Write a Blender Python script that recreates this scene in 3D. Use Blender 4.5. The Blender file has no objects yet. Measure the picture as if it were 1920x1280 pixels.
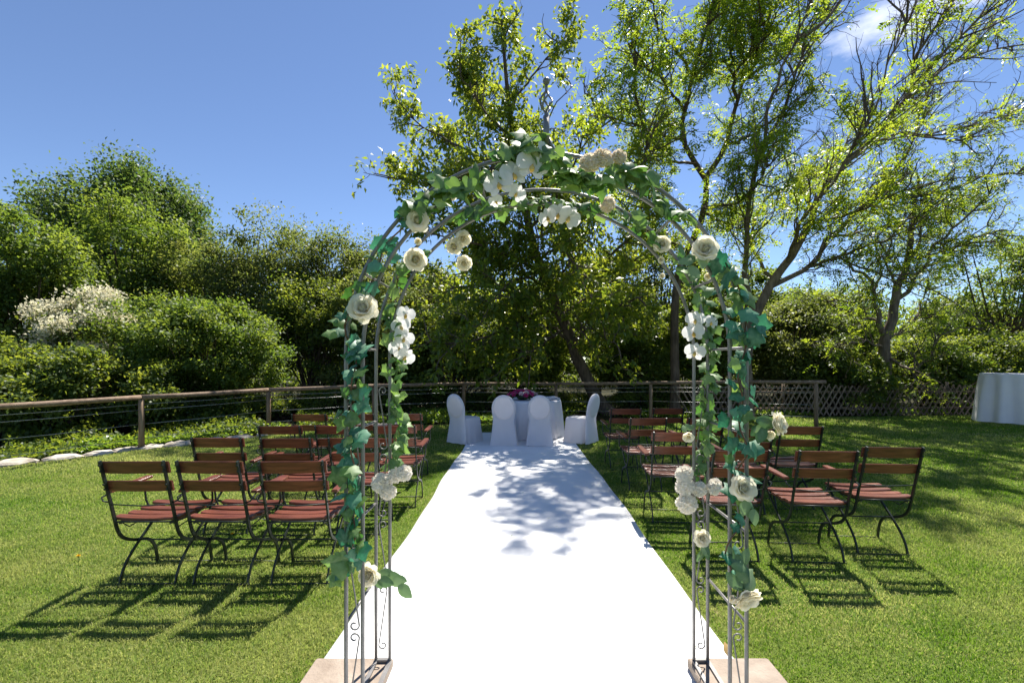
import bpy, math, random
import numpy as np
from mathutils import Vector, Matrix, Euler, Quaternion

R = math.radians
rng = np.random.default_rng(11)
random.seed(5)
sc = bpy.context.scene
col = sc.collection

# ------------------------------------------------------------------ camera
F, CX, CY, H = 865.0, 976.0, 675.0, 1.55          # focal length in photo pixels, principal point, eye height
cam_d = bpy.data.cameras.new('camera')
cam = bpy.data.objects.new('camera', cam_d)
col.objects.link(cam)
cam.location = (0, 0, H)
cam.rotation_euler = (R(90), 0, 0)
cam_d.sensor_width = 36
cam_d.lens = F / 1920 * 36
cam_d.shift_x = -(CX - 960) / 1920
cam_d.shift_y = (CY - 640) / 1920
cam_d.clip_start = 0.05
cam_d.clip_end = 2000
sc.camera = cam

# ------------------------------------------------------------------ sky and sun
SUN = Vector((0.19, 0.46, 0.80)).normalized()
el = math.asin(SUN.z)
az = math.atan2(SUN.x, SUN.y)
world = bpy.data.worlds.new('World')
sc.world = world
world.use_nodes = True
nt = world.node_tree
nt.nodes.clear()
sky = nt.nodes.new('ShaderNodeTexSky')
sky.sky_type = 'NISHITA'
sky.sun_disc = False
sky.sun_elevation = el
sky.sun_rotation = az
sky.altitude = 1800
sky.air_density = 1.0
sky.dust_density = 0.1
sky.ozone_density = 4.0
bg = nt.nodes.new('ShaderNodeBackground')
bg.inputs['Strength'].default_value = 0.074
hue = nt.nodes.new('ShaderNodeHueSaturation')
hue.inputs['Saturation'].default_value = 1.0
hue.inputs['Hue'].default_value = 0.503
nt.links.new(sky.outputs[0], hue.inputs['Color'])
nt.links.new(hue.outputs[0], bg.inputs['Color'])
# fair-weather clouds: noise on a flat layer seen from below
tc = nt.nodes.new('ShaderNodeTexCoord')
sep = nt.nodes.new('ShaderNodeSeparateXYZ')
nt.links.new(tc.outputs['Generated'], sep.inputs[0])
zc = nt.nodes.new('ShaderNodeMath'); zc.operation = 'MAXIMUM'; zc.inputs[1].default_value = 0.0
nt.links.new(sep.outputs[2], zc.inputs[0])
za = nt.nodes.new('ShaderNodeMath'); za.operation = 'ADD'; za.inputs[1].default_value = 0.12
nt.links.new(zc.outputs[0], za.inputs[0])
dv = nt.nodes.new('ShaderNodeVectorMath'); dv.operation = 'DIVIDE'
cmb = nt.nodes.new('ShaderNodeCombineXYZ')
nt.links.new(za.outputs[0], cmb.inputs[0]); nt.links.new(za.outputs[0], cmb.inputs[1]); cmb.inputs[2].default_value = 1.0
nt.links.new(tc.outputs['Generated'], dv.inputs[0]); nt.links.new(cmb.outputs[0], dv.inputs[1])
cmap = nt.nodes.new('ShaderNodeMapping')
cmap.inputs['Location'].default_value = (-2.66, 10.0, 0.0)
nt.links.new(dv.outputs[0], cmap.inputs['Vector'])
cn = nt.nodes.new('ShaderNodeTexNoise')
cn.inputs['Scale'].default_value = 0.9
cn.inputs['Detail'].default_value = 9
cn.inputs['Roughness'].default_value = 0.56
nt.links.new(cmap.outputs[0], cn.inputs['Vector'])
cr = nt.nodes.new('ShaderNodeValToRGB')
cr.color_ramp.elements[0].position = 0.645
cr.color_ramp.elements[0].color = (0, 0, 0, 1)
cr.color_ramp.elements[1].position = 0.78
cr.color_ramp.elements[1].color = (1, 1, 1, 1)
nt.links.new(cn.outputs[0], cr.inputs[0])
bgc = nt.nodes.new('ShaderNodeBackground')
bgc.inputs['Color'].default_value = (1.0, 0.98, 0.96, 1)
bgc.inputs['Strength'].default_value = 1.0
mx = nt.nodes.new('ShaderNodeMixShader')
out = nt.nodes.new('ShaderNodeOutputWorld')
nt.links.new(cr.outputs[0], mx.inputs[0])
nt.links.new(bg.outputs[0], mx.inputs[1])
nt.links.new(bgc.outputs[0], mx.inputs[2])
nt.links.new(mx.outputs[0], out.inputs[0])

sun_d = bpy.data.lights.new('sun', 'SUN')
sun_d.energy = 4.6
sun_d.angle = R(0.55)
sun_d.color = (1.0, 0.95, 0.87)
sun = bpy.data.objects.new('sun', sun_d)
sun.rotation_euler = (-SUN).to_track_quat('-Z', 'Y').to_euler()
sun.location = (4, 10, 18)
col.objects.link(sun)

sc.view_settings.view_transform = 'Standard'
sc.view_settings.look = 'None'
sc.view_settings.gamma = 1
sc.view_settings.exposure = 1.2
sc.view_settings.use_curve_mapping = False
sc.render.engine = 'CYCLES'
sc.cycles.max_bounces = 8
sc.cycles.transmission_bounces = 6
sc.cycles.diffuse_bounces = 4


# ------------------------------------------------------------------ helpers
def W(px, py, d):
    """photo pixel + distance -> point"""
    return Vector(((px - CX) / F * d, d, H - (py - CY) / F * d))


def G(px, py, z=0.0):
    """photo pixel -> point on the level z"""
    d = F * (H - z) / (py - CY)
    return Vector(((px - CX) / F * d, d, z))


def tag(o, label=None, cat=None, group=None, kind=None):
    if label: o['label'] = label
    if cat: o['category'] = cat
    if group: o['group'] = group
    if kind: o['kind'] = kind
    return o


def empty(name, loc=(0, 0, 0), rot=(0, 0, 0), parent=None):
    o = bpy.data.objects.new(name, None)
    o.empty_display_size = 0.1
    o.location = loc
    o.rotation_euler = rot
    col.objects.link(o)
    if parent: o.parent = parent
    return o


def link_mesh(name, me, mat, parent=None):
    if mat is not None and not me.materials:
        me.materials.append(mat)
    o = bpy.data.objects.new(name, me)
    col.objects.link(o)
    if parent: o.parent = parent
    return o


def np_mesh(name, V, faces_list, smooth=False, tint=None):
    """V (n,3); faces_list: list of int arrays (m,k)"""
    me = bpy.data.meshes.new(name)
    V = np.ascontiguousarray(V, dtype=np.float32)
    me.vertices.add(len(V))
    me.vertices.foreach_set('co', V.ravel())
    nl = sum(f.size for f in faces_list)
    nf = sum(len(f) for f in faces_list)
    me.loops.add(nl)
    me.loops.foreach_set('vertex_index', np.concatenate([f.ravel() for f in faces_list]).astype(np.int32))
    me.polygons.add(nf)
    tot = np.concatenate([np.full(len(f), f.shape[1]) for f in faces_list]).astype(np.int32)
    st = np.concatenate([[0], np.cumsum(tot)[:-1]]).astype(np.int32)
    me.polygons.foreach_set('loop_start', st)
    if smooth:
        me.polygons.foreach_set('use_smooth', np.ones(nf, dtype=bool))
    if tint is not None:
        a = me.attributes.new('tint', 'FLOAT', 'FACE')
        a.data.foreach_set('value', np.ascontiguousarray(tint, dtype=np.float32))
    me.update(calc_edges=True)
    return me


class MB:
    def __init__(s):
        s.v = []; s.f = []; s.sm = []

    def add(s, verts, faces, smooth=False):
        o = len(s.v)
        s.v += [tuple(v) for v in verts]
        s.f += [tuple(i + o for i in f) for f in faces]
        s.sm += [smooth] * len(faces)
        return s

    def box(s, c, size, rot=None, bev=0.0):
        hx, hy, hz = size[0] / 2, size[1] / 2, size[2] / 2
        c = Vector(c)
        if bev <= 0:
            vs = [Vector((x, y, z)) for x in (-hx, hx) for y in (-hy, hy) for z in (-hz, hz)]
            fs = [(0, 1, 3, 2), (4, 6, 7, 5), (0, 4, 5, 1), (2, 3, 7, 6), (0, 2, 6, 4), (1, 5, 7, 3)]
        else:
            b = bev
            ring = [(-hx + b, -hy), (hx - b, -hy), (hx, -hy + b), (hx, hy - b), (hx - b, hy), (-hx + b, hy), (-hx, hy - b), (-hx, -hy + b)]
            inn = [(x * (1 - b / hx), y * (1 - b / hy)) for x, y in ring]
            vs = [Vector((x, y, -hz)) for x, y in inn] + [Vector((x, y, -hz + b)) for x, y in ring] + \
                 [Vector((x, y, hz - b)) for x, y in ring] + [Vector((x, y, hz)) for x, y in inn]
            fs = [tuple(reversed(range(8))), tuple(range(24, 32))]
            for l in range(3):
                for i in range(8):
                    j = (i + 1) % 8
                    fs.append((l * 8 + i, l * 8 + j, l * 8 + 8 + j, l * 8 + 8 + i))
        if rot is not None:
            vs = [rot @ v for v in vs]
        return s.add([v + c for v in vs], fs)

    def tube(s, pts, rad, sides=8, cap=True):
        pts = [Vector(p) for p in pts]
        n = len(pts)
        if not hasattr(rad, '__len__'): rad = [rad] * n
        vs = []; prev = None
        for i, p in enumerate(pts):
            t = (pts[min(i + 1, n - 1)] - pts[max(i - 1, 0)])
            if t.length < 1e-9: t = Vector((0, 0, 1))
            t.normalize()
            if prev is None:
                a = Vector((0, 0, 1)) if abs(t.z) < .9 else Vector((1, 0, 0))
                u = t.cross(a).normalized()
            else:
                u = (prev - t * prev.dot(t))
                u = u.normalized() if u.length > 1e-6 else t.orthogonal().normalized()
            prev = u
            w = t.cross(u)
            for k in range(sides):
                an = 2 * math.pi * k / sides
                vs.append(p + (u * math.cos(an) + w * math.sin(an)) * rad[i])
        fs = []
        for i in range(n - 1):
            for k in range(sides):
                j = (k + 1) % sides
                fs.append((i * sides + k, i * sides + j, (i + 1) * sides + j, (i + 1) * sides + k))
        if cap:
            fs.append(tuple(reversed(range(sides))))
            fs.append(tuple(range((n - 1) * sides, n * sides)))
        return s.add(vs, fs, True)

    def loft(s, rings, cap0=True, cap1=True, smooth=True):
        m = len(rings[0]); vs = [p for r in rings for p in r]; fs = []
        for i in range(len(rings) - 1):
            for k in range(m):
                j = (k + 1) % m
                fs.append((i * m + k, i * m + j, (i + 1) * m + j, (i + 1) * m + k))
        if cap0: fs.append(tuple(reversed(range(m))))
        if cap1: fs.append(tuple(range((len(rings) - 1) * m, len(rings) * m)))
        return s.add(vs, fs, smooth)

    def bar(s, path, x, wx, t):
        """flat bar swept along a (y,z) path in the plane x"""
        n = len(path); vs = []
        for i, (y, z) in enumerate(path):
            a = path[max(i - 1, 0)]; b = path[min(i + 1, n - 1)]
            dy, dz = b[0] - a[0], b[1] - a[1]
            l = math.hypot(dy, dz); ny, nz = -dz / l, dy / l
            for sx, sn in ((-1, -1), (1, -1), (1, 1), (-1, 1)):
                vs.append((x + sx * wx / 2, y + ny * sn * t / 2, z + nz * sn * t / 2))
        fs = [(3, 2, 1, 0), tuple((n - 1) * 4 + k for k in range(4))]
        for i in range(n - 1):
            for k in range(4):
                j = (k + 1) % 4
                fs.append((i * 4 + k, i * 4 + j, (i + 1) * 4 + j, (i + 1) * 4 + k))
        return s.add(vs, fs)

    def mesh(s, name):
        me = bpy.data.meshes.new(name)
        me.from_pydata(s.v, [], s.f)
        me.polygons.foreach_set('use_smooth', s.sm)
        me.update()
        return me

    def build(s, name, mat, parent=None):
        return link_mesh(name, s.mesh(name), mat, parent)


def spline(pts, step=0.05, closed=False):
    """Catmull-Rom through points -> list of Vectors"""
    P = [Vector(p) for p in pts]; outp = []
    n = len(P)
    for i in range(n - 1):
        p0 = P[max(i - 1, 0)]; p1 = P[i]; p2 = P[i + 1]; p3 = P[min(i + 2, n - 1)]
        k = max(1, int((p2 - p1).length / step))
        for j in range(k):
            t = j / k
            outp.append(0.5 * ((2 * p1) + (p2 - p0) * t + (2 * p0 - 5 * p1 + 4 * p2 - p3) * t * t + (3 * p1 - p0 - 3 * p2 + p3) * t ** 3))
    outp.append(P[-1])
    return outp


def copy_tree(o, parent=None):
    c = o.copy(); col.objects.link(c); c.parent = parent
    for ch in list(o.children): copy_tree(ch, c)
    return c


# ------------------------------------------------------------------ materials
def mat_base(name):
    m = bpy.data.materials.new(name); m.use_nodes = True
    n = m.node_tree
    p = n.nodes['Principled BSDF']
    return m, n, p


def noise_mat(name, c1, c2, scale=20, rough=0.6, bump=0.0, bscale=None, spec=0.4, metal=0.0, stretch=None, detail=6, lo=.35, hi=.68, per_obj=0.0):
    m, n, p = mat_base(name)
    tcn = n.nodes.new('ShaderNodeTexCoord')
    mp = n.nodes.new('ShaderNodeMapping')
    if stretch: mp.inputs['Scale'].default_value = stretch
    n.links.new(tcn.outputs['Object'], mp.inputs[0])
    nz = n.nodes.new('ShaderNodeTexNoise')
    nz.inputs['Scale'].default_value = scale; nz.inputs['Detail'].default_value = detail
    oi = n.nodes.new('ShaderNodeObjectInfo')
    nz.noise_dimensions = '4D'
    sc_ = n.nodes.new('ShaderNodeMath'); sc_.operation = 'MULTIPLY'; sc_.inputs[1].default_value = 37.0
    n.links.new(oi.outputs['Random'], sc_.inputs[0]); n.links.new(sc_.outputs[0], nz.inputs['W'])
    n.links.new(mp.outputs[0], nz.inputs['Vector'])
    rp = n.nodes.new('ShaderNodeValToRGB')
    rp.color_ramp.elements[0].position = lo; rp.color_ramp.elements[0].color = (*c1, 1)
    rp.color_ramp.elements[1].position = hi; rp.color_ramp.elements[1].color = (*c2, 1)
    n.links.new(nz.outputs[0], rp.inputs[0])
    last = rp.outputs[0]
    if per_obj > 0:
        hs = n.nodes.new('ShaderNodeHueSaturation')
        mr = n.nodes.new('ShaderNodeMapRange')
        mr.inputs['To Min'].default_value = 1 - per_obj; mr.inputs['To Max'].default_value = 1 + per_obj
        n.links.new(oi.outputs['Random'], mr.inputs[0]); n.links.new(mr.outputs[0], hs.inputs['Value'])
        n.links.new(last, hs.inputs['Color']); last = hs.outputs[0]
    n.links.new(last, p.inputs['Base Color'])
    p.inputs['Roughness'].default_value = rough
    p.inputs['Specular IOR Level'].default_value = spec
    p.inputs['Metallic'].default_value = metal
    if bump > 0:
        b = n.nodes.new('ShaderNodeBump'); b.inputs['Strength'].default_value = bump; b.inputs['Distance'].default_value = 0.01
        n2 = n.nodes.new('ShaderNodeTexNoise'); n2.inputs['Scale'].default_value = bscale or scale * 3; n2.inputs['Detail'].default_value = 5
        n.links.new(mp.outputs[0], n2.inputs['Vector'])
        n.links.new(n2.outputs[0], b.inputs['Height']); n.links.new(b.outputs[0], p.inputs['Normal'])
    return m


def leaf_mat(name, dark, light, tlo, thi, trans=0.45, rough=0.42, spec=0.45, obj_random=False, vein=None):
    """reflecting and see-through leaf; colour varies leaf by leaf"""
    m, n, p = mat_base(name)
    if obj_random:
        src = n.nodes.new('ShaderNodeObjectInfo').outputs['Random']
    else:
        a = n.nodes.new('ShaderNodeAttribute'); a.attribute_name = 'tint'; src = a.outputs['Fac']
    m1 = n.nodes.new('ShaderNodeMix'); m1.data_type = 'RGBA'
    m1.inputs['A'].default_value = (*dark, 1); m1.inputs['B'].default_value = (*light, 1)
    m2 = n.nodes.new('ShaderNodeMix'); m2.data_type = 'RGBA'
    m2.inputs['A'].default_value = (*tlo, 1); m2.inputs['B'].default_value = (*thi, 1)
    n.links.new(src, m1.inputs['Factor']); n.links.new(src, m2.inputs['Factor'])
    base = m1.outputs['Result']
    if vein is not None:
        tcn = n.nodes.new('ShaderNodeTexCoord')
        nz = n.nodes.new('ShaderNodeTexNoise'); nz.inputs['Scale'].default_value = 5.0; nz.inputs['Detail'].default_value = 3
        n.links.new(tcn.outputs['Object'], nz.inputs['Vector'])
        at = n.nodes.new('ShaderNodeAttribute'); at.attribute_name = 'vein'
        mv = n.nodes.new('ShaderNodeMix'); mv.data_type = 'RGBA'
        mu = n.nodes.new('ShaderNodeMath'); mu.operation = 'MULTIPLY'
        mr = n.nodes.new('ShaderNodeMapRange'); mr.inputs['From Min'].default_value = .35; mr.inputs['From Max'].default_value = .65
        mr.inputs['To Min'].default_value = .25; mr.inputs['To Max'].default_value = 1.0
        n.links.new(nz.outputs[0], mr.inputs[0])
        n.links.new(at.outputs['Fac'], mu.inputs[0]); n.links.new(mr.outputs[0], mu.inputs[1])
        mv.inputs['B'].default_value = (*vein, 1)
        n.links.new(mu.outputs[0], mv.inputs['Factor']); n.links.new(base, mv.inputs['A'])
        base = mv.outputs['Result']
    n.links.new(base, p.inputs['Base Color'])
    p.inputs['Roughness'].default_value = rough
    p.inputs['Specular IOR Level'].default_value = spec
    tr = n.nodes.new('ShaderNodeBsdfTranslucent')
    n.links.new(m2.outputs['Result'], tr.inputs['Color'])
    ms = n.nodes.new('ShaderNodeMixShader'); ms.inputs[0].default_value = trans
    o = n.nodes['Material Output']
    n.links.new(p.outputs[0], ms.inputs[1]); n.links.new(tr.outputs[0], ms.inputs[2]); n.links.new(ms.outputs[0], o.inputs['Surface'])
    return m


M = {}
M['wood'] = noise_mat('varnished red-brown wood', (0.085, 0.023, 0.014), (0.20, 0.062, 0.034), 9, 0.28, 0.25, 60, 0.5, stretch=(0.6, 7, 7), per_obj=0.16)
M['iron'] = noise_mat('dark green painted iron', (0.007, 0.013, 0.010), (0.018, 0.026, 0.021), 30, 0.42, 0.1, 150, 0.45)
M['steel'] = noise_mat('grey painted tube', (0.17, 0.162, 0.155), (0.24, 0.23, 0.22), 18, 0.42, 0.08, 220, 0.5, metal=0.35)
M['carpet'] = noise_mat('white carpet', (0.76, 0.755, 0.745), (0.83, 0.825, 0.815), 3.0, 0.95, 0.35, 260, 0.1)
M['stone_slab'] = noise_mat('beige stone slab', (0.24, 0.185, 0.14), (0.36, 0.295, 0.235), 9, 0.7, 0.5, 70, 0.3, detail=9)
M['white_stone'] = noise_mat('pale edging stone', (0.34, 0.29, 0.23), (0.58, 0.53, 0.45), 6, 0.85, 0.8, 30, 0.2, detail=9, per_obj=0.15)
M['post_wood'] = noise_mat('weathered round timber', (0.15, 0.095, 0.055), (0.30, 0.21, 0.135), 6, 0.75, 0.5, 30, 0.25, stretch=(5, 5, .6), per_obj=0.12)
M['rail_wood'] = noise_mat('weathered rail timber', (0.15, 0.10, 0.065), (0.28, 0.20, 0.14), 6, 0.75, 0.5, 30, 0.25, stretch=(3, 3, 3), per_obj=0.1)
M['lattice_wood'] = noise_mat('grey brown lattice timber', (0.13, 0.095, 0.065), (0.27, 0.205, 0.15), 8, 0.8, 0.4, 40, 0.2, stretch=(5, 5, 1), per_obj=0.25)
M['cable'] = noise_mat('steel cable', (0.30, 0.30, 0.29), (0.45, 0.45, 0.44), 60, 0.45, 0, None, 0.5, metal=0.5)
M['cloth'] = noise_mat('white stretch cover', (0.83, 0.81, 0.84), (0.88, 0.865, 0.88), 5, 0.6, 0.12, 90, 0.3)
M['pad'] = noise_mat('white cover over padded back', (0.76, 0.70, 0.71), (0.82, 0.765, 0.77), 5, 0.6, 0.1, 90, 0.3)
def sheer(m, f):
    n = m.node_tree; p = n.nodes['Principled BSDF']; o = n.nodes['Material Output']
    tr = n.nodes.new('ShaderNodeBsdfTranslucent'); tr.inputs['Color'].default_value = (.85, .84, .88, 1)
    ms = n.nodes.new('ShaderNodeMixShader'); ms.inputs[0].default_value = f
    n.links.new(p.outputs[0], ms.inputs[1]); n.links.new(tr.outputs[0], ms.inputs[2]); n.links.new(ms.outputs[0], o.inputs['Surface'])


M['linen'] = noise_mat('white table linen', (0.82, 0.82, 0.86), (0.88, 0.875, 0.90), 6, 0.7, 0.25, 25, 0.25)
sheer(M['cloth'], .42); sheer(M['linen'], .3)
M['black'] = noise_mat('black foot', (0.01, 0.01, 0.01), (0.02, 0.02, 0.02), 30, 0.5)
M['bark'] = noise_mat('brown bark', (0.065, 0.047, 0.034), (0.16, 0.12, 0.09), 5, 0.9, 1.0, 22, 0.15, stretch=(3, 3, .7), detail=9)
M['bark2'] = noise_mat('grey brown bark', (0.11, 0.085, 0.066), (0.24, 0.19, 0.15), 5, 0.9, 1.0, 22, 0.15, stretch=(3, 3, .7), detail=9)
M['twig'] = noise_mat('grey twig bark', (0.085, 0.066, 0.053), (0.17, 0.135, 0.11), 8, 0.9, 0, None, 0.15)
M['stem'] = noise_mat('brown garland stem', (0.10, 0.05, 0.028), (0.19, 0.10, 0.055), 20, 0.7)
M['stem_green'] = noise_mat('green flower stem', (0.08, 0.15, 0.03), (0.15, 0.24, 0.06), 20, 0.6)
M['ground'] = noise_mat('woodland floor', (0.020, 0.022, 0.010), (0.055, 0.050, 0.026), 2.5, 0.95, 0.8, 9, 0.1, detail=10)
M['bowl'] = noise_mat('dark bowl', (0.012, 0.014, 0.012), (0.03, 0.03, 0.028), 12, 0.4)
# foliage
M['walnut'] = leaf_mat('walnut leaf', (0.045, 0.090, 0.016), (0.125, 0.190, 0.032), (0.26, 0.38, 0.026), (0.66, 0.68, 0.05), 0.48, 0.36, 0.5)
M['locust'] = leaf_mat('locust leaflet', (0.055, 0.110, 0.018), (0.140, 0.210, 0.028), (0.26, 0.42, 0.02), (0.66, 0.74, 0.05), 0.50, 0.4, 0.45)
M['maple'] = leaf_mat('deep green leaf', (0.036, 0.070, 0.020), (0.095, 0.140, 0.040), (0.12, 0.22, 0.03), (0.30, 0.38, 0.06), 0.42, 0.5, 0.3)
M['hazel'] = leaf_mat('bright green leaf', (0.045, 0.088, 0.018), (0.120, 0.175, 0.036), (0.17, 0.29, 0.025), (0.42, 0.50, 0.055), 0.44, 0.5, 0.3)
M['olive'] = leaf_mat('olive green leaf', (0.048, 0.076, 0.022), (0.125, 0.155, 0.045), (0.18, 0.26, 0.04), (0.42, 0.44, 0.08), 0.44, 0.5, 0.28)
M['shade_leaf'] = leaf_mat('thicket leaf', (0.036, 0.070, 0.017), (0.105, 0.155, 0.034), (0.18, 0.28, 0.025), (0.50, 0.54, 0.05), 0.46, 0.48, 0.32)
M['blossom'] = leaf_mat('cream blossom', (0.66, 0.61, 0.42), (0.82, 0.79, 0.62), (0.62, 0.58, 0.36), (0.80, 0.76, 0.56), 0.45, 0.8, 0.1)
M['grass'] = leaf_mat('grass blade', (0.072, 0.155, 0.014), (0.33, 0.335, 0.120), (0.19, 0.36, 0.014), (0.55, 0.58, 0.16), 0.46, 0.55, 0.2)
M['cover'] = leaf_mat('ground cover leaf', (0.056, 0.119, 0.021), (0.168, 0.252, 0.042), (0.196, 0.364, 0.028), (0.504, 0.616, 0.056), 0.46, 0.4, 0.5)
M['ivy_teal'] = leaf_mat('teal green fabric ivy', (0.008, 0.060, 0.030), (0.115, 0.270, 0.170), (0.01, 0.22, 0.09), (0.10, 0.48, 0.25), 0.26, 0.5, 0.35, True, (0.22, 0.36, 0.24))
M['ivy_green'] = leaf_mat('green fabric ivy', (0.028, 0.085, 0.026), (0.200, 0.300, 0.120), (0.10, 0.30, 0.03), (0.36, 0.56, 0.10), 0.34, 0.5, 0.35, True, (0.30, 0.40, 0.20))
M['rose_leaf'] = leaf_mat('pale green fabric rose leaf', (0.072, 0.156, 0.066), (0.228, 0.324, 0.168), (0.120, 0.264, 0.072), (0.264, 0.408, 0.144), 0.25, 0.55, 0.3, True, (0.26, 0.34, 0.20))
M['rose'] = leaf_mat('cream rose petal', (0.87, 0.80, 0.65), (0.90, 0.87, 0.77), (0.90, 0.83, 0.62), (0.92, 0.88, 0.73), 0.50, 0.65, 0.2, True)
M['rose_heart'] = leaf_mat('yellowish rose heart', (0.88, 0.81, 0.62), (0.89, 0.84, 0.68), (0.88, 0.80, 0.56), (0.90, 0.82, 0.60), 0.48, 0.65, 0.2, True)
M['orchid'] = leaf_mat('white orchid petal', (0.84, 0.83, 0.82), (0.88, 0.87, 0.86), (0.86, 0.84, 0.82), (0.88, 0.86, 0.84), 0.45, 0.5, 0.3, True)
M['carnation'] = leaf_mat('beige carnation petal', (0.80, 0.70, 0.54), (0.86, 0.80, 0.68), (0.82, 0.70, 0.50), (0.86, 0.78, 0.62), 0.45, 0.7, 0.15)
M['carnation_white'] = leaf_mat('white carnation petal', (0.86, 0.81, 0.72), (0.90, 0.88, 0.83), (0.88, 0.81, 0.69), (0.91, 0.87, 0.79), 0.48, 0.7, 0.15)
M['lip'] = noise_mat('yellow orchid lip', (0.62, 0.36, 0.05), (0.75, 0.55, 0.20), 40, 0.5)
M['pink'] = leaf_mat('magenta bloom', (0.42, 0.02, 0.12), (0.62, 0.10, 0.25), (0.5, 0.03, 0.15), (0.6, 0.1, 0.25), 0.25, 0.6, 0.2, True)
M['pale_pink'] = leaf_mat('pale pink bloom', (0.60, 0.36, 0.38), (0.75, 0.60, 0.58), (0.6, 0.4, 0.4), (0.7, 0.5, 0.5), 0.25, 0.6, 0.2, True)
M['bouquet_leaf'] = leaf_mat('dark bouquet leaf', (0.012, 0.035, 0.012), (0.03, 0.07, 0.02), (0.03, 0.08, 0.02), (0.06, 0.14, 0.03), 0.3, 0.5, 0.4, True)
M['dandelion'] = noise_mat('yellow dandelion', (0.70, 0.42, 0.01), (0.80, 0.55, 0.02), 50, 0.8)
M['dead_leaf'] = noise_mat('dry yellow leaf', (0.36, 0.22, 0.07), (0.50, 0.34, 0.12), 30, 0.7)

# lawn: green with yellowish and bare patches
m, n, p = mat_base('mown lawn')
tcn = n.nodes.new('ShaderNodeTexCoord')
na = n.nodes.new('ShaderNodeTexNoise'); na.inputs['Scale'].default_value = 1.1; na.inputs['Detail'].default_value = 8
nb = n.nodes.new('ShaderNodeTexNoise'); nb.inputs['Scale'].default_value = 90; nb.inputs['Detail'].default_value = 4
n.links.new(tcn.outputs['Object'], na.inputs['Vector']); n.links.new(tcn.outputs['Object'], nb.inputs['Vector'])
r1 = n.nodes.new('ShaderNodeValToRGB')
r1.color_ramp.elements[0].position = .35; r1.color_ramp.elements[0].color = (0.080, 0.135, 0.020, 1)
r1.color_ramp.elements[1].position = .66; r1.color_ramp.elements[1].color = (0.150, 0.175, 0.04, 1)
e = r1.color_ramp.elements.new(.74); e.color = (0.30, 0.24, 0.13, 1)
n.links.new(na.outputs[0], r1.inputs[0])
r2 = n.nodes.new('ShaderNodeMapRange'); r2.inputs['To Min'].default_value = .6; r2.inputs['To Max'].default_value = 1.35
n.links.new(nb.outputs[0], r2.inputs[0])
mm = n.nodes.new('ShaderNodeVectorMath'); mm.operation = 'SCALE'
n.links.new(r1.outputs[0], mm.inputs[0]); n.links.new(r2.outputs[0], mm.inputs['Scale'])
n.links.new(mm.outputs[0], p.inputs['Base Color'])
p.inputs['Roughness'].default_value = 0.95; p.inputs['Specular IOR Level'].default_value = 0.1
bb = n.nodes.new('ShaderNodeBump'); bb.inputs['Strength'].default_value = .8; bb.inputs['Distance'].default_value = .02
n.links.new(nb.outputs[0], bb.inputs['Height']); n.links.new(bb.outputs[0], p.inputs['Normal'])
M['lawn'] = m

# ------------------------------------------------------------------ ground, lawn, carpet
me = np_mesh('ground', np.array([(-400, -400, -.02), (400, -400, -.02), (400, 400, -.02), (-400, 400, -.02)]), [np.array([[0, 1, 2, 3]])])
tag(link_mesh('ground', me, M['ground']), kind='structure')

edge_px = [(0, 876), (90, 866), (180, 855), (265, 844), (360, 834), (460, 822), (560, 809), (640, 804), (760, 798), (850, 796), (1000, 791), (1250, 786), (1400, 783), (1550, 782), (1850, 778)]
edge = [G(*p) for p in edge_px]
edge = [Vector((-10.5, 2.0, 0)), Vector((-9.0, 4.6, 0))] + edge + [Vector((18, 13.3, 0)), Vector((26, 13.0, 0))]
lawn_poly = edge + [Vector((26, -8, 0)), Vector((-10.5, -8, 0))]
me = bpy.data.meshes.new('lawn')
me.from_pydata([tuple(v) for v in lawn_poly], [], [tuple(reversed(range(len(lawn_poly))))])
me.update()
tag(link_mesh('lawn', me, M['lawn']), kind='structure')
EX = np.array([v.x for v in edge]); EY = np.array([v.y for v in edge])

CARX0, CARX1, CARY0, CARY1 = -1.0, 1.12, 0.9, 9.85
# carpet with slightly wavy edges and gentle unevenness
nx, ny = 14, 90
gx, gy = np.meshgrid(np.linspace(0, 1, nx), np.linspace(0, 1, ny))
yy = CARY0 + (CARY1 - CARY0) * gy
x0 = CARX0 + 0.012 * np.sin(yy * 1.7) + 0.006 * np.sin(yy * 5.1)
x1 = CARX1 - 0.10 * np.clip((yy - 1.5) / 8, 0, 1) + 0.014 * np.sin(yy * 1.3 + 1) + 0.006 * np.sin(yy * 4.3)
xx = x0 + (x1 - x0) * gx
zz = 0.016 + 0.0035 * np.sin(xx * 3.1 + yy * 1.9) + 0.003 * np.sin(xx * 7 - yy * 2.7)
V = np.stack([xx, yy, zz], -1).reshape(-1, 3)
Vb = V.copy(); Vb[:, 2] = 0.003
i = np.arange(nx * ny).reshape(ny, nx)
top = np.stack([i[:-1, :-1], i[:-1, 1:], i[1:, 1:], i[1:, :-1]], -1).reshape(-1, 4)
N0 = nx * ny
ring = np.concatenate([i[0, :-1], i[:-1, -1], i[-1, ::-1][:-1], i[::-1, 0][:-1]])
rn = np.roll(ring, -1)
side = np.stack([ring + N0, rn + N0, rn, ring], -1)
o = link_mesh('carpet_runner', np_mesh('carpet_runner', np.concatenate([V, Vb]), [top, side], True), M['carpet'])
tag(o, 'wide white carpet runner leading from the flower arch to the covered table', 'carpet')
for poly in o.data.polygons:
    pass


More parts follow.
